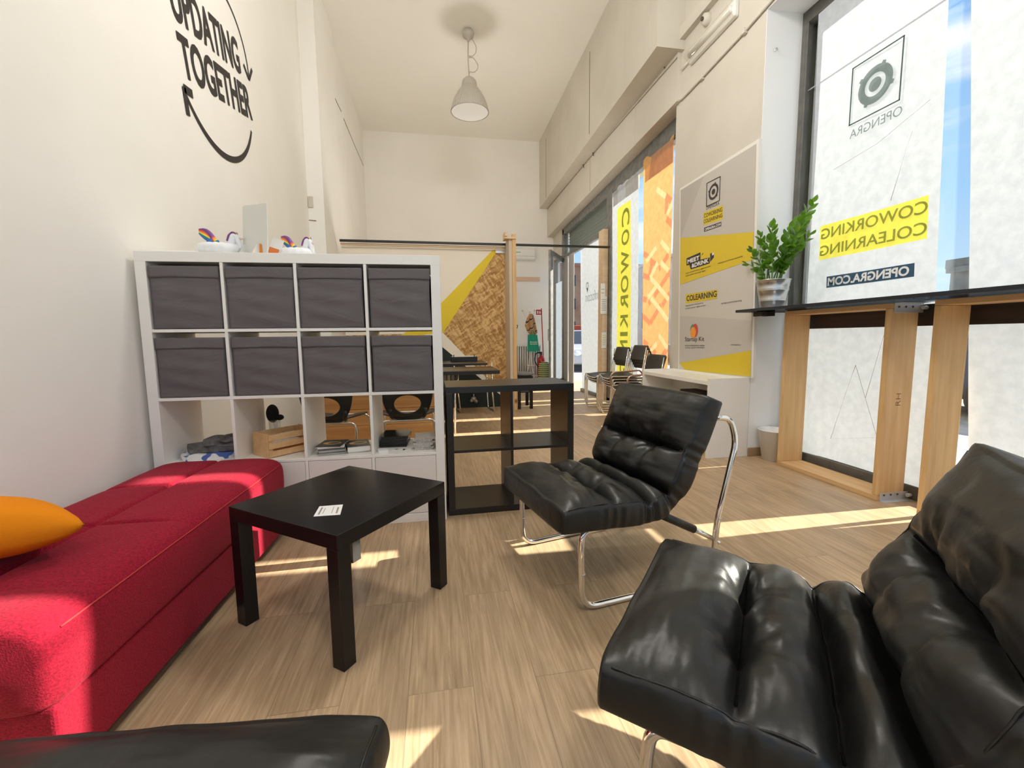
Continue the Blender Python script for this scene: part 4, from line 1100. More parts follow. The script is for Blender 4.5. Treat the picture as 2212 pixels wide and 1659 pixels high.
ch1 = lounge_chair(1, 'black tufted leather lounge chair on chrome tubes beside the coffee table')
ch1.location = (1.955, -.712, 0); ch1.rotation_euler.z = .205
ch2 = lounge_chair(5, 'black tufted leather lounge chair in the right foreground, cut by the frame')
ch2.location = (2.041, -1.616, 0); ch2.rotation_euler.z = -.705
ch3 = lounge_chair(8, 'black leather lounge chair at the bottom left, only its seat front showing')
ch3.location = (1.028, -1.897, 0); ch3.rotation_euler.z = -1.672

# ---------------------------------------------------------------- poster board on the pillar
PX = 4.055
po = thing('wall_poster', 'tall printed poster board in grey, white and yellow on the pillar', 'poster', (PX, 1.35, .69))
pw, pg, pg2, py_ = (.60, .57, .52), (.46, .43, .385), (.53, .50, .455), (.70, .52, .03)
mP = [mat('poster_white', pw, .5), mat('poster_grey', pg, .5), mat('poster_light_grey', pg2, .5), mat('poster_yellow', py_, .45), mat('poster_ink', (.035, .03, .03), .5), mat('poster_lettering_white', (.85, .84, .8), .5)]
ppt = lambda px, py, k=0: hit(px, py, 0, PX-.0008*k)
TL, TR_, BR, BL = ppt(1470, 411), ppt(1633, 311), ppt(1622.5, 815), ppt(1467, 800)
MB().prism([(PX+.001, TL.y+.015, TL.z+.02), (PX+.001, TR_.y-.03, TR_.z+.03), (PX+.001, BR.y-.02, BR.z-.005), (PX+.001, BL.y+.02, BL.z-.005)], (.024, 0, 0)).build('board', mat('board_edge', (.8, .78, .73), .5), po)
def zone(pts, mi, k=1):
    m = MB(); m.prism([ppt(*p, k) for p in pts], (.0005, 0, 0)); return m
m = MB()
m.prism([ppt(1470, 411, 1), ppt(1633, 311, 1), ppt(1622.5, 815, 1), ppt(1467, 800, 1)], (.0005, 0, 0), 0)
m.prism([ppt(1470, 411, 2), ppt(1633, 311, 2), ppt(1628, 501, 2), ppt(1470, 514, 2)], (.0005, 0, 0), 1)
m.prism([ppt(1521, 380, 2.5), ppt(1633, 311, 2.5), ppt(1628, 501, 2.5), ppt(1470, 514, 2.5)], (.0003, 0, 0), 2)
m.prism([ppt(1470, 514, 3), ppt(1628, 501, 3), ppt(1626, 561, 3), ppt(1469, 615, 3)], (.0005, 0, 0), 3)
m.prism([ppt(1469, 682, 2), ppt(1624, 692, 2), ppt(1622, 757, 2), ppt(1468, 784, 2)], (.0005, 0, 0), 2)
m.prism([ppt(1468, 784, 3), ppt(1622, 757, 3), ppt(1621, 813, 3), ppt(1480, 800, 3)], (.0005, 0, 0), 3)
m.prism([ppt(1519, 460, 3), ppt(1562, 443, 3), ppt(1561, 474, 3), ppt(1519, 487, 3)], (.0005, 0, 0), 3)
m.prism([ppt(1481, 636, 3), ppt(1550, 625, 3), ppt(1549, 645, 3), ppt(1481, 656, 3)], (.0005, 0, 0), 3)
m.build('print', mP, po)
def ptext(mb, s, a, b, c, bold=0., mi=0, k=5):
    """a = lower left, b = lower right, c = upper left, in photo pixels on the board"""
    A_, B_, C_ = ppt(*a, k), ppt(*b, k), ppt(*c, k); text(mb, s, A_, B_-A_, C_-A_, bold, mi)
m = MB()
a, b, c, d = ppt(1526, 446, 5), ppt(1554, 433, 5), ppt(1556, 381, 5), ppt(1527, 396, 5)
for p, q in ((a, b), (b, c), (c, d), (d, a)): m.tube([p, q], .0035, n=4)
lc = ppt(1541, 414, 5); ring(m, lc.y, lc.z, .072, .050, lc.x, (1.9, .3, 3.9)); disc(m, lc.y, lc.z, .026, lc.x)
ptext(m, 'OPENGRA', (1525, 454), (1554, 442), (1525, 447), -.005)
ptext(m, 'COWORKING', (1521, 471), (1560, 457), (1521, 462), .006); ptext(m, 'COLEARNING', (1520, 483), (1560, 469), (1520, 475), .006)
m.prism([ppt(1521, 501, 4), ppt(1558, 488, 4), ppt(1558, 479, 4), ppt(1521, 492, 4)], (.0005, 0, 0))
m.prism([ppt(1483, 574, 4), ppt(1489, 572, 4), ppt(1492, 582, 4), ppt(1533, 569, 4), ppt(1533, 556, 4), ppt(1513, 561, 4), ppt(1513, 545, 4), ppt(1483, 558, 4)], (.0005, 0, 0))
m.prism([ppt(1534, 566, 4), ppt(1542, 556, 4), ppt(1542, 545, 4), ppt(1534, 548, 4)], (.0005, 0, 0))
m.tube([ppt(1516, 551, 4), ppt(1519, 547, 4)], .003, n=4)
ptext(m, 'COLEARNING', (1483, 651), (1548, 641), (1483, 639), .02)
ptext(m, 'Startup Kit', (1479.5, 740), (1521, 740), (1479.5, 728), .0)
for s, a, b, h_ in (('Eventi di networking e aggiornamento', (1481.5, 593), (1535, 577), 4), ('professionale nel mondo digital', (1481.5, 598.5), (1524, 586.5), 4), ('opengra.com/meet-and-drink', (1551, 571.5), (1604.5, 556), 4.5),
                    ('Appuntamenti di formazione', (1480.5, 663), (1519, 656.5), 4), ('professionale per digital workers', (1480.5, 669), (1525, 661.5), 4), ('opengra.com/colearning', (1557.5, 658), (1602, 651.5), 4.5),
                    ('Servizi di orientamento dedicati', (1479.5, 748), (1522, 748), 3.5), ('a startup e giovani imprenditori', (1479.5, 753), (1522, 753), 3.5), ('startupkit.it', (1579, 746.5), (1599.5, 747.5), 4)):
    ptext(m, s, a, b, (a[0], a[1]-h_), .0)
m.build('lettering', mP[4], po)
m = MB()
ptext(m, 'OPENGRA.COM', (1523, 499), (1557, 487), (1523, 493.5), .02, k=7)
ptext(m, 'MEET', (1485, 570), (1511, 561), (1485, 561), .035, k=7); ptext(m, '&DRINK', (1494, 579), (1531, 567), (1494, 570), .035, k=7)
m.prism([ppt(1538, 552, 6), ppt(1542, 550, 6), ppt(1542, 545, 6), ppt(1538, 547, 6)], (.0005, 0, 0))
m.build('lettering', mP[5], po)
m = MB(); c = ppt(1498, 715, 5)
def oval(mb, p, ry, rz, x, mi): mb.add([(x, p.y+ry*math.cos(2*PI*k/28), p.z+rz*math.sin(2*PI*k/28)) for k in range(28)], [tuple(range(28))], mi)
oval(m, ppt(1497, 712), .045, .055, PX-.004, 1); oval(m, ppt(1502, 714), .050, .068, PX-.0045, 0); oval(m, ppt(1498, 718), .050, .055, PX-.005, 2)
m.build('fruit_emblem', [mat('emblem_red', (.62, .07, .06), .5), mat('emblem_green', (.10, .30, .22), .5), mat('emblem_orange', (.85, .32, .05), .5)], po)

# ---------------------------------------------------------------- white desk under the poster
dk = thing('desk', 'white laminate desk with open front standing under the poster', 'desk', (3.88, 1.39, 0))
dx0, dx1, dy0, dy1 = 3.70, 4.052, .795, 2.0
for y0_, y1_ in ((dy0, dy0+.03), (dy1-.03, dy1)): MB().box(dx0, 4.078 if y0_ < 1 else dx1, y0_, y1_, 0, .682).build('side_panel', white_lam, dk, bevel=.002)
MB().box(dx0+.004, dx1, dy0+.03, dy1-.03, .625, .66).build('top', white_lam, dk, bevel=.002)
MB().box(dx1, 4.075, dy0+.03, dy1, 0, .682).build('back_panel', white_lam, dk)
MB().box(dx0+.10, dx1, dy0+.03, dy1-.03, .46, .478).build('shelf_board', white_lam, dk)
t = thing('laptop_bag', 'flat dark bag lying on the shelf inside the white desk', 'bag', (3.93, 1.35, .478))
MB().box(3.85, 4.03, 1.15, 1.5, .478, .515).build('bag', mat('dark_bag', (.03, .018, .015), .8), t, bevel=.012)
t.children[0].name = 'body'
# waste bin
wbn = hit(1675, 1000, 2, 0)
t = thing('waste_bin', 'white tapered plastic waste bin on the floor behind the first timber frame', 'bin', (4.235, .66, 0))
MB().lathe([(0, .002), (.088, .002), (.122, .25), (.128, .252), (.126, .258), (.118, .255), (.085, .01), (0, .008)], 40, (4.225, .66, 0)).build('bin', white_pl, t); t.children[0].name = 'body'

# ---------------------------------------------------------------- window counter on timber frames
def timber_frame(label, ya, yb_, brack):
    t = thing('trestle_frame', label, 'timber frame', ((4.24), (ya+yb_)/2, 0))
    x0, x1, th = 4.142, 4.342, .034
    MB().box(x0, x1, ya-th, ya, .034, 1.19).build('post', pine, t, bevel=.003)
    MB().box(x0, x1, yb_, yb_+th, .034, 1.19).build('post', pine, t, bevel=.003)
    MB().box(x0, x1, yb_, ya, 0, .0335).build('bottom_board', pine_y, t, bevel=.003)
    MB().box(x0, x1, yb_, ya, 1.1905, 1.222).build('top_board', pine_y, t, bevel=.003)
    m = MB()
    for y, z0 in ((ya, 1.165), (ya-.12, 1.165)):
        pass
    for zb in ((1.165, 1.225), (-.0, .05)):
        m = MB()
        m.box(x0+.02, x1+.03, yb_-.003, yb_-.001, zb[0], zb[1]-.001); m.box(x0+.02, x1+.03, yb_-.04, yb_-.001, zb[1]-.004 if zb[0] > 1 else zb[0], zb[1]-.001 if zb[0] > 1 else zb[0]+.003)
        m.cyl((x1+.002, yb_-.02, zb[0]+.03), (x1+.03, yb_-.02, zb[0]+.03), .012)
        b_ = m.build('hinge_bracket', zinc, t, bevel=.001)
        s_ = MB()
        for k in range(3): s_.cyl((x0+.05+k*.05, yb_-.003, zb[0]+.035), (x0+.05+k*.05, yb_-.006, zb[0]+.035), .006)
        s_.build('screws', groove, b_).name = 'screw_row'
    return t
f1 = timber_frame('pine trestle frame by the pillar, with the letters RH stamped on its nearer post', .53, -.285, True)
rh = f1.children[1]
m = MB(); text(m, 'RH', (4.262, -.2858, .60), (0, 0, .075), (-.035, 0, 0), -.012); m.build('stamp', mat('stamp_ink', (.22, .12, .05), .8), rh)
f2 = timber_frame('pine trestle frame behind the foreground chair, nearer the camera', -.515, -1.32, True)
cb_ = thing('counter', 'long smoked glass counter top resting on the timber frames at the window', 'counter top', (4.12, -.9, 1.2225))
m = MB(); m.hexa([(3.90, .775, 1.226), (3.97, -2.3, 1.226), (4.36, -2.3, 1.226), (4.36, .775, 1.226)], [(3.90, .775, 1.246), (3.97, -2.3, 1.246), (4.36, -2.3, 1.246), (4.36, .775, 1.246)])
gm = glass_mat('counter_glass', (.22, .25, .28), .16)
m.build('glass_top', gm, cb_, bevel=.002)
m = MB(); m.hexa([(3.899, .776, 1.2255), (3.969, -2.3, 1.2255), (3.972, -2.3, 1.2255), (3.902, .776, 1.2255)], [(3.899, .776, 1.2465), (3.969, -2.3, 1.2465), (3.972, -2.3, 1.2465), (3.902, .776, 1.2465)])
m.box(3.90, 4.36, .775, .778, 1.2255, 1.2465)
m.build('dark_edge', mat('glass_edge', (.008, .012, .02), .12), cb_)
for x in (4.02, 4.10):
    MB().box(x-.018, x+.018, .60, .70, 1.19, 1.2255).build('bracket', black_pl, cb_, bevel=.002)
rl = MB().box(4.375, 4.390, -2.3, .56, 1.085, 1.215).build('rear_rail', wood('dark_rail', (.02, .014, .012), (.05, .032, .028), 'y', 4, knots=False), bevel=.002); recentre(rl); tag(rl, 'long dark brown timber rail fixed behind the posts of the window frames', 'rail')
m = MB(); mrc = wood('rail2', (.55, .34, .16), (.68, .45, .22), 'y', 4, knots=False)

# plant in a steel pot
PC = Vector((4.11, .625, 1.2465))
pt = thing('potted_plant', 'green glossy-leaved plant growing in a ribbed steel bucket on the glass counter', 'potted plant', tuple(PC))
prof = [(0, .002), (.078, .002), (.080, .004)]
zs_ = [(.02, .082), (.055, .088), (.058, .0905), (.062, .088), (.066, .0905), (.07, .089), (.13, .100), (.134, .1035), (.139, .1005), (.144, .104), (.149, .102), (.205, .111), (.208, .115), (.212, .115), (.213, .110), (.19, .105), (.17, .102), (.168, 0)]
prof += [(r, z) for z, r in zs_]
prof = [(r*1.08, z*1.06) for r, z in prof]
MB().lathe(prof, 56, PC).build('pot', steel, pt)
MB().lathe([(0, .18), (.1, .178)], 32, PC).build('soil', mat('potting_soil', (.03, .02, .012), .95), pt)
lf = mat('plant_leaf', (.06, .16, .02), .28, spec=.6); noise_col(lf, (.03, .09, .015), (.12, .27, .03), 9, 2)
lt = lf.node_tree; tr_ = lt.nodes.new('ShaderNodeBsdfTranslucent'); tr_.inputs[0].default_value = (.25, .55, .03, 1); mxx = lt.nodes.new('ShaderNodeMixShader'); mxx.inputs[0].default_value = .38
lt.links.new(B(lf).outputs[0], mxx.inputs[1]); lt.links.new(tr_.outputs[0], mxx.inputs[2]); lt.links.new(mxx.outputs[0], lt.nodes['Material Output'].inputs[0])
rnd = random.Random(11)
stems = [(-.02, .05, -.08, -.06, .46, 1.0), (.01, -.02, .03, -.30, .56, 1.1), (.02, .0, .12, -.20, .36, .9), (-.03, .03, -.16, .06, .30, .8), (0, .03, -.05, -.34, .42, 1.0), (.02, -.03, .02, -.22, .40, 1.0), (0, .03, -.06, .10, .42, .9), (.03, -.03, -.02, -.20, .30, .8), (-.04, -.03, -.12, -.12, .34, .9), (.0, .05, -.10, .20, .22, .75), (.03, .02, .10, -.06, .48, 1.0)]
for si, (sx, sy, ex, ey, hz, sc) in enumerate(stems):
    base = PC+Vector((sx, sy, .17)); top = PC+Vector((ex, ey, .17+hz))
    mid = base.lerp(top, .5)+Vector((0, 0, .05))-Vector((ex-sx, ey-sy, 0))*.15
    pts = [base*(1-t)**2+mid*2*t*(1-t)+top*t*t for t in [k/12 for k in range(13)]]
    st = MB().tube(pts, [.006-.0035*k/12 for k in range(13)], n=7).build('stem', mat('stem_green', (.15, .28, .05), .4) if si == 0 else bpy.data.materials['stem_green'], pt)
    m = MB()
    nleaf = int(hz*34)
    side = Vector((rnd.uniform(-1, 1), rnd.uniform(-1, 1), 0)).normalized()
    for k in range(nleaf):
        t = .25+.75*k/max(1, nleaf-1); i = min(11, int(t*12)); p = pts[i].lerp(pts[i+1], t*12-i); d = (pts[i+1]-pts[i]).normalized()
        sd = side if k % 2 else -side
        sd = Matrix.Rotation(k*.55*(1 if si % 2 else -1), 3, d) @ (sd-d*sd.dot(d)).normalized()
        dirn = (sd*1.0+d*(.75+.7*t)+Vector((rnd.uniform(-.2, .2), rnd.uniform(-.2, .2), rnd.uniform(-.15, .15)))).normalized()
        if k >= nleaf-1: dirn = d
        ln = (.070+.02*rnd.random())*sc*(1-.3*max(0, t-.8)/.2); wd = ln*.40
        up = dirn.cross(d).normalized() if abs(dirn.dot(d)) < .98 else Vector((1, 0, 0)); nrm = up
        wv_ = nrm.cross(dirn).normalized() if False else up
        fac = dirn.cross(wv_).normalized()
        rows = 7; b = len(m.v)
        for j in range(rows+1):
            s_ = j/rows; w2 = wd*math.sin(PI*min(1, s_**.8))**.8 if 0 < s_ < 1 else .001
            c = p+dirn*ln*s_-fac*.008*math.sin(PI*s_)
            m.v += [c-wv_*w2+fac*.3*w2, c, c+wv_*w2+fac*.3*w2]
        for j in range(rows):
            for q in (0, 1): m.f.append([b+j*3+q, b+j*3+q+1, b+(j+1)*3+q+1, b+(j+1)*3+q]); m.m.append(0); m.sm.append(True)
    m.build('leaf_spray', lf, pt)

# ---------------------------------------------------------------- OSB partition
YO = 4.05
osb = mat('osb_board', (.5, .3, .12), .75)
def _osb(m):
    mixn = None
    outs = []
    for k, (rot, sc) in enumerate(((.6, 1), (2.1, 1.1), (-.35, .9))):
        v = N(m, 'ShaderNodeTexVoronoi'); v.inputs['Scale'].default_value = 40*sc
        p2 = N(m, 'ShaderNodeMapping'); p2.inputs['Scale'].default_value = (.24, 1, 1); L(m, coords(m, (1, 1, 1), (0, rot, 0)), p2.inputs[0])
        dn = N(m, 'ShaderNodeTexNoise'); dn.inputs['Scale'].default_value = 9; L(m, coords(m), dn.inputs['Vector'])
        ad = N(m, 'ShaderNodeVectorMath'); ad.operation = 'MULTIPLY_ADD'; L(m, dn.outputs['Color'], ad.inputs[0]); ad.inputs[1].default_value = (.05, .05, .05); L(m, p2.outputs[0], ad.inputs[2])
        L(m, ad.outputs[0], v.inputs['Vector']); outs.append(v)
    a = N(m, 'ShaderNodeMix'); a.data_type = 'RGBA'; a.inputs['Factor'].default_value = .5; L(m, outs[0].outputs['Color'], a.inputs['A']); L(m, outs[1].outputs['Color'], a.inputs['B'])
    s = N(m, 'ShaderNodeSeparateColor'); L(m, a.outputs['Result'], s.inputs[0])
    r = N(m, 'ShaderNodeValToRGB'); r.color_ramp.elements[0].position = .2; r.color_ramp.elements[1].position = .8
    r.color_ramp.elements[0].color = (.36, .18, .05, 1); r.color_ramp.elements[1].color = (.74, .49, .22, 1)
    e_ = r.color_ramp.elements.new(.5); e_.color = (.53, .31, .11, 1)
    L(m, s.outputs[0], r.inputs[0]); L(m, r.outputs[0], B(m).inputs['Base Color'])
_osb(osb)
par = thing('partition_panel', 'OSB partition wall painted with yellow, white and black diagonals beyond the tables', 'partition', (1.36, YO, 0))
def O(px, py, k=0): p = hit(px, py, 1, YO-.0005*k); return p
MB().box(.21, 2.505, YO, YO+.03, 0, 2.33).build('board', osb, par)
wp, yp, bp = mat('panel_white', (.88, .82, .71), .8), mat('panel_yellow', (.80, .60, .03), .7), mat('panel_black_green', (.012, .020, .016), .7)
# corner points on the panel
ap = O(1068, 543); kn = O(957, 719)
def pz(p, k): return (p[0], YO-.001*k, p[1])
m = MB()
m.prism([pz((.21, 2.33), 1), pz((ap.x-.02, 2.33), 1), pz((kn.x+.0, kn.z+.0), 1), pz((.21, 1.1-.0), 1)], (0, .001, 0), 0)
# yellow beam: from the apex down-left
m.prism([pz((ap.x-.02, 2.33), 2), pz((ap.x+.035, 2.31), 2), pz((kn.x, kn.z), 2), pz((1.395, .80), 2), pz((.62, .80), 2), pz((O(953, 655).x, O(953, 655).z), 2)], (0, .001, 0), 1)
# white band
lw0, lw1 = O(1020, 790), O(1092, 858)
m.prism([pz((kn.x, kn.z), 3), pz((2.504, .12), 3), pz((2.504, 0), 3), pz((2.33, 0), 3), pz((O(955, 752).x, O(955, 752).z), 3), pz((1.30, 1.10), 3)], (0, .001, 0), 0)
m.prism([pz((1.55, .925), 4), pz((2.50, .10), 4), pz((2.504, 0), 4), pz((.21, 0), 4), pz((.21, .80), 4), pz((1.40, .80), 4), pz((1.40, 1.05), 4)], (0, .001, 0), 2)
m.build('paint', [wp, yp, bp], par)
MB().box(2.505, 2.548, 3.66, YO+.03, 0, 2.42).build('upright_board', mat('upright_grey_ply', (.62, .53, .42), .7), par, bevel=.002)
MB().box(2.548, 2.60, 3.64, 3.70, 0, 2.47).build('upright_post', pine, par, bevel=.003)
MB().box(2.44, 2.60, 3.62, 3.80, 2.40, 2.43).build('bracket_block', pine_pale, par, bevel=.002)
MB().box(2.44, 2.47, 3.60, 3.80, 2.43, 2.49).build('bracket_block', pine_pale, par, bevel=.002)
MB().box(.215, 2.50, 3.98, 4.02, 2.335, 2.365).build('top_batten', pine_pale, par, bevel=.002)
MB().box(2.37, 2.505, 4.03, 4.05, 2.28, 2.33).build('zinc_strip', zinc, par)
t = thing('curtain_rail', 'long thin black rail running above the partition to the window post', 'rail', (2.2, 3.95, 2.38))
MB().box(.215, 4.10, 3.935, 3.965, 2.372, 2.402).build('rail', black_paint, t); t.children[0].name = 'bar'
# small things by the panel foot
p = hit(1024, 878, 1, 3.99)
t = thing('cable_socket', 'small round metallic socket with cable on the black panel near the floor', 'socket', (p.x, 4.0, .1))
m = MB(); m.ball((p.x, 4.015, .13), .045, 1, .6, 1, 16); m.ball((p.x+.035, 4.0, .10), .03, n=12); m.ball((p.x-.035, 4.0, .11), .028, n=12); m.build('socket', mat('tarnished_metal', (.35, .32, .27), .4, .7), t).name = 'body'
MB().cyl((p.x, 4.0, .165), (p.x, 4.0, .21), .008).build('stub', zinc, t)

# ---------------------------------------------------------------- black tables in the work area
top_b = mat('table_top_black', (.02, .016, .013), .3)
t = thing('work_table', 'black-topped work table resting on a plank-sided pine box behind the shelving', 'table', (1.2, 2.3, 0))
MB().box(.30, 2.10, 1.93, 2.62, .675, .712).build('tabletop', top_b, t, bevel=.002)
m = MB()
for k in range(4): m.box(.30, 1.505, 2.10, 2.125, .004+k*.166, .166+k*.166)
m.build('plank_front', pine_x, t, bevel=.003)
m = MB()
for k in range(4): m.box(1.48, 1.505, 2.13, 2.5, .004+k*.166, .166+k*.166)
m.build('plank_side', pine_x, t, bevel=.003)
MB().tube([(1.66, 2.25, .66), (1.645, 2.22, .35), (1.64, 2.2, .01)], .011, n=8).build('leg', chrome, t)
t = thing('work_table', 'black work table with chrome tube legs standing against the painted partition', 'table', (1.6, 3.3, 0))
MB().box(.5, 2.10, 3.02, 3.75, .70, .728).build('tabletop', top_b, t, bevel=.002)
for x in (hit(995, 892, 2, 0).x, hit(1066, 887, 2, 0).x):
    MB().tube([(x-.03, 3.55, .70), (x-.03, 3.55, .3), (x, 3.60, .012), (x-.05, 3.9, .012), (x-.06, 3.93, .3), (x-.06, 3.93, .70)], .011, .05, n=8).build('leg_frame', chrome, t)
t = thing('document_tray', 'low black tray with a raised rim on the far work table', 'tray', (1.75, 3.5, .729))
MB().box(1.66, 2.02, 3.50, 3.70, .729, .79).build('body', black_paint, t, bevel=.004)
for x in (1.70, 1.98): MB().cyl((x, 3.52, .79), (x, 3.52, .82), .006).build('pin', black_paint, t)
MB().box(1.68, 2.0, 3.52, 3.68, .79, .797).build('papers', white_paper, t)
bkc = [(.42, .40, .36), (.6, .58, .52), (.3, .3, .3)]
for k in range(3):
    o = MB().box(1.53+k*.04, 1.56+k*.04, 2.16, 2.3, .50, .66).build('binder', mat('binder_%d' % k, bkc[k], .6), bevel=.002) if k < 3 else None
    recentre(o); tag(o, ('grey patterned binder nearest the pine box under the table', 'pale binder in the middle under the black table', 'grey binder at the right end under the black table')[k], 'binder', 'binders under the work table')
MB().box(1.505, 1.66, 2.13, 2.36, .485, .499).build('binder_shelf', pine_x, [o for o in COL.objects if o.name == 'work_table'][0])

# moulded chairs with an oval hole
def shell_chair(label):
    t = thing('moulded_chair', label, 'chair', (0, 0, 0), 'black moulded chairs at the work table')
    bl = mat('moulded_black', (.022, .024, .022), .28) if 'moulded_black' not in bpy.data.materials else bpy.data.materials['moulded_black']
    m = MB(); n_ = 64
    # back: ring between the hole and the outer outline, local x right, y forward (towards the table), z up; back plane at y=0
    def outer(a):
        ca, sa = math.cos(a), math.sin(a); k = (abs(ca)**3+abs(sa)**3)**(-1/3)
        z = .66+sa*k*.235; x = ca*k*(.165+.055*max(0, (z-.45)/.45))
        return x, z
    def inner(a): return .098*math.cos(a), .555+.070*math.sin(a)
    def Yb(x, z): return -.055*max(0, (z-.42)/.45)+.9*x*x+(.10*max(0, (.50-z)/.10)**2 if z < .50 else 0)
    def ringf(u, v):
        a = 2*PI*u; xo_, zo = outer(a); xi, zi = inner(a); s = v
        x, z = xi+(xo_-xi)*s, zi+(zo-zi)*s
        return (x, Yb(x, z), z)
    m.grid(ringf, n_, 10, closed_u=True)
    b_ = m.build('backrest', bl, t); so = b_.modifiers.new('s', 'SOLIDIFY'); so.thickness = .012
    m = MB()
    def seat(u, v):
        a = 2*PI*u; x = .225*math.cos(a)*v*(1+.05*math.sin(a)); y = .225+.225*math.sin(a)*v
        z = .435+.045*(v**2)*(abs(math.cos(a))**2)*.8+.02*v*v*max(0, -math.sin(a))-.01*v*max(0, math.sin(a))**2
        return (x, y, z)
    m.grid(seat, 48, 10, closed_u=True); b_ = m.build('seat', bl, t); so = b_.modifiers.new('s', 'SOLIDIFY'); so.thickness = .012
    for s_ in (-1, 1): MB().tube([(s_*.13, .00, .52), (s_*.125, .01, .46), (s_*.11, .06, .435), (s_*.10, .12, .436)], [.018, .02, .02, .012], .03, n=10).build('strut', bl, t)
    MB().tube([(-.215, -.03, 0), (-.20, .01, .425), (.20, .01, .425), (.215, -.03, 0)], .009, .05, n=10).build('leg_frame', chrome, t)
    MB().tube([(-.215, .47, 0), (-.20, .40, .425), (.20, .40, .425), (.215, .47, 0)], .009, .05, n=10).build('leg_frame', chrome, t)
    return t
mc = shell_chair('black moulded chair with oval back hole behind the third column of the shelving unit')
mc.location = (.655, .87, 0); mc.rotation_euler.z = -.10
mc2 = copy_tree(mc); mc2.location = (1.235, .87, 0); mc2.rotation_euler.z = .04; mc2['label'] = 'black moulded chair with oval back hole behind the right column of the shelving unit'

# ---------------------------------------------------------------- stacked cantilever chairs by the window
def canti(label, group, arms=False):
    """local: front towards -x, width along y"""
    t = thing('cantilever_chair', label, 'chair', (0, 0, 0), group)
    bl = bpy.data.materials.get('seat_black') or mat('seat_black', (.020, .017, .014), .4)
    m = MB(); m.grid(lambda u, v: (.02+.40*u, (v-.5)*.42, .455-.022*math.sin(PI*v)+.006*u-.03*(1-u)**6), 12, 14)
    o = m.build('seat', bl, t); so = o.modifiers.new('s', 'SOLIDIFY'); so.thickness = .014
    m = MB()
    def bk(u, v):
        a = u*2-1; b = v
        e_ = min(1, (1-abs(a))/.12)**.5; zz = .62+.20*b
        zz = .72+(zz-.72)*(.80+.20*e_)
        return (.455+.05*b-.02*(1-a*a)*(-1), a*.215, zz)
    m.grid(bk, 16, 8); o = m.build('backrest', bl, t); so = o.modifiers.new('s', 'SOLIDIFY'); so.thickness = .016
    r_ = .0085
    for s_ in (-1, 1):
        y = s_*.225
        MB().tube([(.47, y*.97, .80), (.43, y*.97, .56), (.41, y, .44), (.02, y, .44), (.01, y, .40), (0.01, y, .012), (.44, y, .012), (.44, y*.2, .012)], r_, .035, n=9).build('side_frame', chrome, t)
        if arms: MB().tube([(.02, s_*.25, .44), (.02, s_*.25, .60), (.40, s_*.25, .62), (.43, s_*.25, .58)], .011, .07, n=9).build('armrest', bpy.data.materials.get('arm_copper') or mat('arm_copper', (.55, .38, .30), .25, .9), t)
    MB().tube([(.02, -.225, .44), (.02, -.12, .405), (.02, .12, .405), (.02, .225, .44)], r_, .06, n=9).build('front_bar', chrome, t)
    return t
c0 = canti('black cantilever chair', 'x')
def put(lab, group, loc, rz, first=[True]):
    if first[0]: o = c0; first[0] = False
    else: o = copy_tree(c0)
    o.location = loc; o.rotation_euler.z = rz; o['label'] = lab; o['group'] = group; return o
ords = ['bottom', 'second', 'third', 'top']
for k in range(4): put(f'black chair with chrome tubes, {ords[k]} of the nearer stack of four by the window', 'chairs in the nearer stack by the window', (3.60+.018*k*-1+.05, 2.86, .034*k), -.03)
for k in range(3): put(f'black chair with chrome tubes, {ords[k] if k < 2 else "top"} of the farther stack of three by the window', 'chairs in the farther stack by the window', (3.60-.018*k+.05, 3.42, .034*k), .03)
ca = canti('black cantilever armchair with copper-tinted arms behind the white desk', None, True)
ca.location = (3.55, 2.34, 0); ca.rotation_euler.z = -.02

# ---------------------------------------------------------------- small black side table behind the partition post
t = thing('side_table', 'small black side table with a lower shelf beside the partition post', 'side table', (2.73, 3.86, 0))
for x in (2.62, 2.80):
    for y in (3.72, 4.02): MB().box(x, x+.045, y, y+.045, 0, .45).build('leg', black_lack, t)
MB().box(2.62, 2.845, 3.72, 4.065, .45, .48).build('tabletop', black_lack, t)
MB().box(2.625, 2.84, 3.725, 4.06, .24, .255).build('shelf_board', black_lack, t)
gm_ = mat('grey_magazine', (.33, .33, .33), .5)
for k in range(3):
    o = MB().box(2.67, 2.795, 3.77, 4.0, .256+.013*k, .268+.013*k).build('magazine', gm_ if k != 1 else white_paper); recentre(o)
    tag(o, ('lowest grey magazine on the lower shelf of the small black side table', 'pale magazine between the two grey ones on the small side table', 'top grey magazine on the lower shelf of the small black side table')[k], 'magazine', 'magazines on the small side table')
t = thing('seat_cushion', 'round grey cushion lying on the small black side table', 'cushion', (2.72, 3.88, .48)); MB().lathe([(0, 0), (.14, 0), (.16, .02), (.14, .045), (0, .05)], 32, (2.74, 3.89, .481)).build('cover', mat('grey_seat', (.2, .2, .2), .9), t)

# ---------------------------------------------------------------- things on the back wall
YW = YB
def bw(px, py, y=YW): return hit(px, py, 1, y)
p, q = bw(1100, 541), bw(1154, 563)
t = thing('air_conditioner', 'white wall-mounted air conditioner high on the back wall', 'air conditioner', (3.4, YW, p.z))
xa, xb, za, zb = p.x, q.x, bw(1154, 563).z, bw(1154, 541).z
MB().box(xa, xb, YW-.19, YW-.001, za, zb).build('housing', white_pl, t, bevel=.03, seg=4)
MB().box(xa+.02, xb-.02, YW-.194, YW-.188, za+.06, za+.064).build('vent_flap', mat('ac_line', (.35, .35, .34), .5), t)
MB().box(xa+.12, xa+.22, YW-.194, YW-.19, zb-.09, zb-.075).build('brand_mark', mat('green_mark', (.15, .4, .2), .5), t).name = 'green_mark'
p, q = bw(1100, 599), bw(1166, 608)
t = thing('coat_rail', 'pale wooden board fixed on the back wall under the air conditioner', 'wall board', (3.5, YW, q.z))
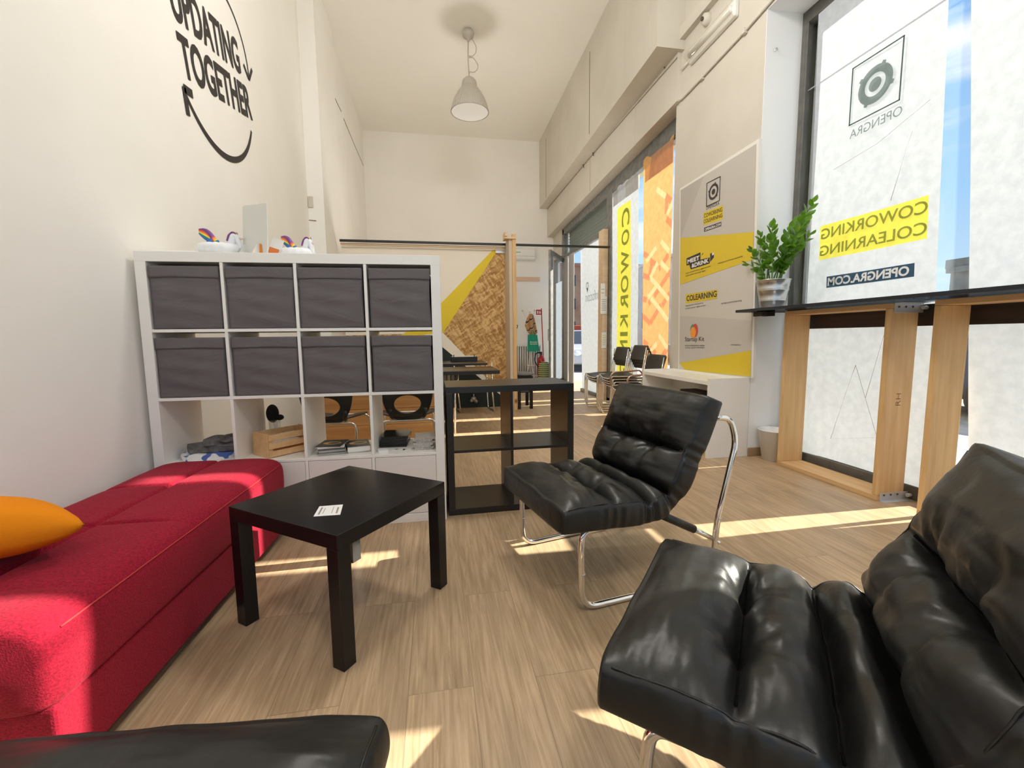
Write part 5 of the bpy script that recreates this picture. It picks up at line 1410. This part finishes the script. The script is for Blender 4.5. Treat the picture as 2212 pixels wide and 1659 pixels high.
MB().box(p.x, q.x, YW-.03, YW-.001, q.z, bw(1166, 599).z).build('board', mat('pink_pine', (.72, .50, .36), .6), t, bevel=.003)
# radiator
x0, x1 = bw(1110, 800).x, bw(1167, 800).x; z0, z1 = .13, bw(1140, 745).z
t = thing('radiator', 'white cast column radiator under the back wall logo', 'radiator', ((x0+x1)/2, YW-.1, 0))
n_ = 12
for k in range(n_):
    x = x0+(x1-x0)*(k+.5)/n_; m = MB()
    for yy in (YW-.17, YW-.11, YW-.05): m.tube([(x, yy, z0), (x, yy, z1)], .013, n=8)
    m.tube([(x, YW-.18, z1-.02), (x, YW-.04, z1-.02)], .022, n=10); m.tube([(x, YW-.18, z0+.03), (x, YW-.04, z0+.03)], .022, n=10)
    m.build('column', white_pl, t)
MB().tube([(x0, YW-.11, z1-.02), (x1, YW-.11, z1-.02)], .018).build('header_pipe', white_pl, t); MB().tube([(x0, YW-.11, z0+.03), (x1, YW-.11, z0+.03)], .018).build('header_pipe', white_pl, t)
MB().box(x0+.01, x1-.01, YW-.10, YW-.06, z0+.03, z1-.02).build('gap_shade', mat('radiator_shade', (.16, .14, .12), .8), t)  # dark sheet standing in for shade between the columns
for x in (x0+.05, x1-.05): MB().tube([(x, YW-.1, 0), (x, YW-.1, z0)], .012, n=8).build('foot', white_pl, t)
# wall logo
t = thing('wall_logo', 'orange location pin with black lettering on the back wall beside the post', 'wall logo', tuple(bw(1110, 700)))
c = bw(1109, 689); m = MB(); R1 = .075
q = [(c.x+R1*math.cos(a), YW-.002, c.z+R1*math.sin(a)) for a in [(-40+260*k/24)*PI/180 for k in range(25)]]+[(c.x, YW-.002, c.z-.14)]
m.prism(q, (0, .001, 0)); m.build('pin', mat('logo_orange', (.85, .28, .10), .6), t)
m = MB(); m.add([(c.x+.035*math.cos(2*PI*k/20), YW-.0035, c.z+.035*math.sin(2*PI*k/20)) for k in range(20)], [tuple(range(20))]); m.build('pin_centre', white_paper, t)
b_, c_ = bw(1117.5, 710), bw(1110, 701); m = MB(); sl = Vector((.03, 0, .13)); wl_ = .52
text(m, 'infocoin', (b_.x-wl_, YW-.002, b_.z), (wl_, 0, 0), sl, .01); m.build('lettering', mat('logo_ink', (.03, .03, .03), .6), t)
# coat stand, scarf, bag
YS = 7.05
def cs(px, py): return hit(px, py, 1, YS)
ctop = cs(1146, 690); cx = ctop.x
t = thing('coat_stand', 'white tubular coat stand with splayed arms and legs before the radiator', 'coat stand', (cx, YS, 0))
zt_ = cs(1128, 672).z
MB().tube([(cx, YS, .35), (cx, YS, zt_-.25)], .018, n=12).build('pole', white_pl, t)
for a, (px, py) in enumerate(((1128, 672), (1147, 674), (1154, 671))):
    e_ = cs(px, py); e_.y = YS+(-.05, .12, -.03)[a]
    MB().tube([(cx, YS, zt_-.30), (cx+(e_.x-cx)*.5, (YS+e_.y)/2, zt_-.14), tuple(e_)], .010, .05, n=8).build('arm', white_pl, t)
    MB().ball(tuple(e_), .018, n=10).build('arm_tip', mat('tip_beige', (.6, .5, .38), .5), t)
for px, dy in ((1132, -.08), (1154, -.10), (1148, .16)):
    f = cs(px, 822); MB().tube([(cx, YS, .75), (cx+(f.x-cx)*.35, YS+dy*.4, .4), (f.x, YS+dy, 0)], .012, .05, n=8).build('leg', white_pl, t)
MB().tube([(cx+.09*math.cos(k*PI/8), YS+.09*math.sin(k*PI/8), .42) for k in range(16)], .008, n=6, closed=True).build('ring', white_pl, t)
# scarf
plaid = mat('plaid_wool', (.5, .3, .15), .9)
def _pl(m):
    wv = N(m, 'ShaderNodeTexWave'); wv.inputs['Scale'].default_value = 3.2; wv.inputs['Distortion'].default_value = 1.0; wv.bands_direction = 'DIAGONAL'
    L(m, coords(m, (1, 1, -1)), wv.inputs['Vector'])
    r = N(m, 'ShaderNodeValToRGB'); el = r.color_ramp.elements; el[0].position = 0; el[0].color = (.03, .02, .02, 1); el[1].position = .12; el[1].color = (.50, .27, .12, 1)
    a = el.new(.2); a.color = (.75, .7, .6, 1); b = el.new(.28); b.color = (.50, .27, .12, 1); c = el.new(.85); c.color = (.55, .31, .15, 1)
    L(m, wv.outputs['Fac'], r.inputs[0]); L(m, r.outputs[0], B(m).inputs['Base Color'])
_pl(plaid)
m = MB(); Ln = [(1144, 679, 1149, 679), (1138, 690, 1153, 688), (1134, 703, 1156, 704), (1139, 715, 1159, 719), (1146, 724, 1154, 722)]
def scf(u, v):
    s = v*(len(Ln)-1); i = min(len(Ln)-2, int(s)); f = s-i
    a = cs(*Ln[i][:2]).lerp(cs(*Ln[i+1][:2]), f); b = cs(*Ln[i][2:]).lerp(cs(*Ln[i+1][2:]), f); p = a.lerp(b, u)
    p.y = YS-.05-.05*math.sin(PI*u)*(v**.5)-.02*math.sin(u*14); return tuple(p)
m.grid(scf, 24, 24); o = m.build('plaid_scarf', plaid); so = o.modifiers.new('s', 'SOLIDIFY'); so.thickness = .02; recentre(o); tag(o, 'brown plaid scarf with dark and white stripes hanging on the coat stand', 'scarf')
teal = mat('teal_fabric', (.01, .36, .23), .7)
t = thing('tote_bag', 'teal green fabric bag with white lettering hanging on the coat stand', 'bag', tuple(cs(1147, 759)))
m = MB()
def bag(s_):
    def g(u, v):
        a = cs(1136, 759).lerp(cs(1137, 723), v); b = cs(1161, 758).lerp(cs(1157, 723), v); p = a.lerp(b, u)
        p.y = YS-.16+s_*(.05*math.sin(PI*u)*(1-v*.8)+.006)-.008*math.sin(u*20+v*3); return tuple(p)
    return g
m.grid(bag(-1), 20, 14); m.grid(bag(1), 20, 14); m.build('body', teal, t)
m = MB()
for k, (a, s_) in enumerate(((738.5, 'Blockchain'), (742.5, 'Revolution'))):
    A_, B_ = cs(1140.5, a+1.8), cs(1156, a+1.5); A_.y = B_.y = YS-.228; text(m, s_, A_, B_-A_, Vector((0, 0, .030)), .02)
m.build('lettering', white_paper, t)
MB().tube([tuple(cs(1141, 723)-Vector((0, .16, 0))), tuple(cs(1147, 712)-Vector((0, .17, 0))), tuple(cs(1153, 723)-Vector((0, .16, 0)))], .008, .05, n=6).build('handle', teal, t)
# extinguisher with sign pole
redp = mat('extinguisher_red', (.48, .01, .02), .3)
YE = 6.95
def ce(px, py): return hit(px, py, 1, YE)
b0 = ce(1169, 790); ex = b0.x
t = thing('fire_extinguisher', 'red fire extinguisher on a stand with a tall red pole and sign', 'fire extinguisher', (ex, YE, 0))
zc_ = ce(1169, 770).z; za_ = ce(1169, 783).z
MB().lathe([(0, .02), (.075, .02), (.085, .04), (.085, zc_-.1), (.07, zc_-.03), (.025, zc_+.01), (.025, zc_+.04), (0, zc_+.04)], 28, (ex, YE, 0)).build('cylinder', redp, t)
m = MB(); m.box(ex-.02, ex+.02, YE-.02, YE+.02, zc_+.04, zc_+.10); m.box(ex-.08, ex+.02, YE-.012, YE+.012, zc_+.09, zc_+.105); m.build('valve', black_pl, t)
MB().tube([(ex, YE, zc_+.07), (ex-.12, YE-.03, zc_+.09), (ex-.17, YE-.05, zc_-.08), (ex-.10, YE-.05, zc_-.2), (ex-.07, YE-.06, zc_-.25)], .011, .08, n=8).build('hose', black_pl, t)
a_, b_ = ce(1173, 755), ce(1169.5, 666); a_.y = b_.y = YE
MB().tube([(a_.x+.015, YE, .03), tuple(a_), tuple(b_)], .011, n=8).build('pole', redp, t)
s0, s1 = ce(1158, 680), ce(1169, 669)
MB().box(s0.x, s1.x, YE-.004, YE+.002, s0.z, s1.z).build('sign', redp, t)
m = MB(); h_ = s1.z-s0.z; w_ = s1.x-s0.x
m.box(s0.x+w_*.18, s0.x+w_*.45, YE-.006, YE-.004, s0.z+h_*.2, s0.z+h_*.75); m.prism([(s0.x+w_*.62, YE-.006, s0.z+h_*.2), (s0.x+w_*.9, YE-.006, s0.z+h_*.2), (s0.x+w_*.9, YE-.006, s0.z+h_*.5), (s0.x+w_*.75, YE-.006, s0.z+h_*.85), (s0.x+w_*.62, YE-.006, s0.z+h_*.6)], (0, .001, 0)); m.build('sign_symbol', white_paper, t)
MB().box(ex-.12, ex+.12, YE-.10, YE+.10, 0, .02).build('base', black_pl, t)
stripe = mat('green_stripes', (.5, .6, .3), .9)
w_n = N(stripe, 'ShaderNodeTexWave'); w_n.bands_direction = 'Z'; w_n.inputs['Scale'].default_value = 7.5; L(stripe, coords(stripe), w_n.inputs['Vector'])
r_n = N(stripe, 'ShaderNodeValToRGB'); r_n.color_ramp.elements[0].position = .4; r_n.color_ramp.elements[1].position = .5; r_n.color_ramp.elements[0].color = (.05, .08, .03, 1); r_n.color_ramp.elements[1].color = (.45, .52, .25, 1)
L(stripe, w_n.outputs['Fac'], r_n.inputs[0]); L(stripe, r_n.outputs[0], B(stripe).inputs['Base Color'])
p = hit(1173, 800, 1, 6.6)
t = thing('laundry_sack', 'green striped fabric sack standing before the fire extinguisher', 'sack', (p.x, 6.62, 0))
zt_ = hit(1173, 784, 1, 6.6).z; m = MB()
m.lathe([(0, 0), (.10, 0), (.125, .05), (.13, zt_*.5), (.12, zt_*.85), (.10, zt_), (.06, zt_+.02), (0, zt_+.01)], 32, (p.x+.03, 6.62, 0)); m.build('sack', stripe, t).name = 'body'

# far wall bits: a dark mirrored table edge
# ---------------------------------------------------------------- outside
pav = mat('pavement', (.42, .40, .37), .9); noise_col(pav, (.34, .33, .31), (.50, .48, .45), 3, 5)
o = MB().box(4.8, 60, -60, 90, -.30, -.12).build('ground_outside', pav); o['kind'] = 'structure'
o = MB().box(4.42, 4.8, YR, 7.5, -.2, -.02).build('threshold', pav); o['kind'] = 'structure'
conc = mat('weathered_concrete', (.3, .28, .25), .9); noise_col(conc, (.16, .15, .13), (.38, .36, .32), 1.2, 6, (1, 1, .4))
winm = mat('far_window', (.05, .06, .08), .2); 
def building(label, x0, x1, y0, y1, h, mt, wins=(3, 4), face='-x', parapet=.3, extra=None):
    t = thing('building', label, 'building', ((x0+x1)/2, (y0+y1)/2, -.3))
    MB().box(x0, x1, y0, y1, -.3, h).build('walls', mt, t)
    MB().box(x0-.15, x1+.15, y0-.15, y1+.15, h, h+parapet).build('parapet', mt, t)
    nr, nc = wins
    for r in range(nr):
        for c in range(nc):
            z = .8+(h-1.2)*(r+.3)/nr; hh_ = (h-1)/nr*.45
            if face == '-x':
                y = y0+(y1-y0)*(c+.5)/nc; MB().box(x0-.06, x0+.02, y-.5, y+.5, z, z+hh_).build('window', winm, t)
            else:
                x = x0+(x1-x0)*(c+.5)/nc; MB().box(x-.5, x+.5, y0-.06, y0+.02, z, z+hh_).build('window', winm, t)
    return t
b = building('grey weathered concrete building across the street, seen between two banners', 30, 36, 9, 17.9, 4.35, conc, (1, 3))
MB().box(30, 34, 16.3, 18.2, 4.6, 5.1).build('roof_box', conc, b)
MB().box(29.8, 30.0, 9, 18.5, 3.1, 3.25).build('ledge', mat('pale_ledge', (.7, .68, .64), .8), b)
brick = mat('orange_render', (.50, .22, .12), .9); noise_col(brick, (.42, .2, .12), (.55, .33, .2), .8, 4)
building('orange-brown apartment building far up the street beyond the door', 15.5, 26, 46, 60, 9.0, brick, (3, 4), '-y')
t = thing('awning', 'red shop awning far up the street beyond the door', 'awning', (18, 42, 2))
MB().prism([(14, 42, 1.35), (23, 42, 1.35), (23, 44, 2.2), (14, 44, 2.2)], (0, 0, .08)).build('canopy', mat('awning_red', (.65, .1, .04), .7), t)
for x in (14.3, 22.7): MB().cyl((x, 42.3, -.3), (x, 42.3, 1.4), .06).build('post', conc, t)
pale = mat('pale_render', (.62, .56, .50), .9); noise_col(pale, (.55, .5, .45), (.66, .6, .54), 1, 4)
building('pale pinkish building seen through the narrow gap beside the orange banner', 24, 34, 24.5, 44, 8.5, pale, (2, 6))
def car(label, x, y, rz, col):
    t = thing('parked_car', label, 'car', (0, 0, 0)); bm = mat('car_paint', col, .25, .2)
    m = MB(); prof = [(-2.1, .25), (-2.15, .55), (-2.0, .78), (-1.2, .90), (-.75, 1.38), (.7, 1.42), (1.35, .98), (2.05, .85), (2.15, .5), (2.1, .25)]
    m.prism([(a, -.82, b) for a, b in prof], (0, 1.64, 0)); m.build('body', bm, t, bevel=.09, seg=3)
    m = MB(); gp = [(-1.10, .93), (-.70, 1.33), (.64, 1.36), (1.20, .99)]
    m.prism([(a, -.84, b) for a, b in gp], (0, 1.68, 0)); m.build('side_windows', winm, t)
    m = MB(); m.prism([(-1.16, -.7, .94), (-.79, -.66, 1.36), (-.79, .66, 1.36), (-1.16, .7, .94)], (-.02, 0, .01)); m.prism([(1.31, -.7, 1.0), (.75, -.66, 1.40), (.75, .66, 1.40), (1.31, .7, 1.0)], (.02, 0, .01)); m.build('windscreens', winm, t)
    for a in (-1.35, 1.35):
        for b in (-.84, .84):
            wm = MB(); wm.cyl((a, b-.1, .31), (a, b+.1, .31), .31, n=24).build('wheel', black_pl, t)
    for b in (-.6, .6): MB().ball((-2.12, b, .62), .12, .4, 1, .7, 12).build('headlamp', white_pl, t)
    t.location = (x, y, -.12); t.rotation_euler.z = rz; return t
car('dark blue car parked outside behind the counter, seen between the banners', 9.3, 3.2, PI/2, (.03, .04, .09))
car('dark car parked across the pavement, seen in the gap beside the orange banner', 13.2, 15.0, .4, (.12, .13, .15))
car('pale blue car parked up the street, seen past the door post', 10.0, 23.5, 1.3, (.25, .40, .48))
car('white car parked up the street in front of the pale blue one', 8.2, 17.5, 1.4, (.65, .66, .68))
car('silver car parked nearest the doorway, seen past the door post', 7.0, 13.3, 1.4, (.45, .46, .5))

# added unseen fill lamps: two more pendants over the near half of the room and an uplighter behind the partition
def fill_light(name, typ, loc, e_, col, size, par, rot=(0, 0, 0)):
    d = bpy.data.lights.new(name, typ); d.energy = e_; d.color = col
    if typ == 'AREA': d.shape = 'DISK'; d.size = size
    else: d.shadow_soft_size = size
    o = bpy.data.objects.new(name, d); COL.objects.link(o); o.location = loc; o.rotation_euler = rot; return o
src = [o for o in COL.objects if o.name == 'pendant_lamp'][0]
for k, (x, y) in enumerate(((2.04, .4), (2.04, -3.4))):
    c = copy_tree(src); c.location = (x, y, src.location.z); c['label'] = ('added grey ribbed pendant for fill light above the white shelving unit and coffee table', 'added grey ribbed pendant for fill light at the rear near the added window')[k]
    fill_light('added_pendant_bulb', 'POINT', (x, y, 4.10), (95, 85)[k], (1.0, .96, .90), .28, c)
t = thing('added_uplighter', 'added unseen uplighter for fill light behind the painted partition', 'floor lamp', (2.04, 4.5, 0))
MB().cyl((2.04, 4.5, 0), (2.04, 4.5, .03), .15, n=32).build('base', steel, t); MB().cyl((2.04, 4.5, .03), (2.04, 4.5, 1.72), .014).build('pole', steel, t)
MB().lathe([(.02, 1.70), (.16, 1.74), (.30, 1.85), (.29, 1.85), (.15, 1.75), (0, 1.73)], 32, (2.04, 4.5, 0)).build('bowl', white_pl, t)
fill_light('added_uplighter_bulb', 'AREA', (2.04, 4.5, 1.84), 21, (1.0, .96, .89), .5, t, (PI, 0, 0))
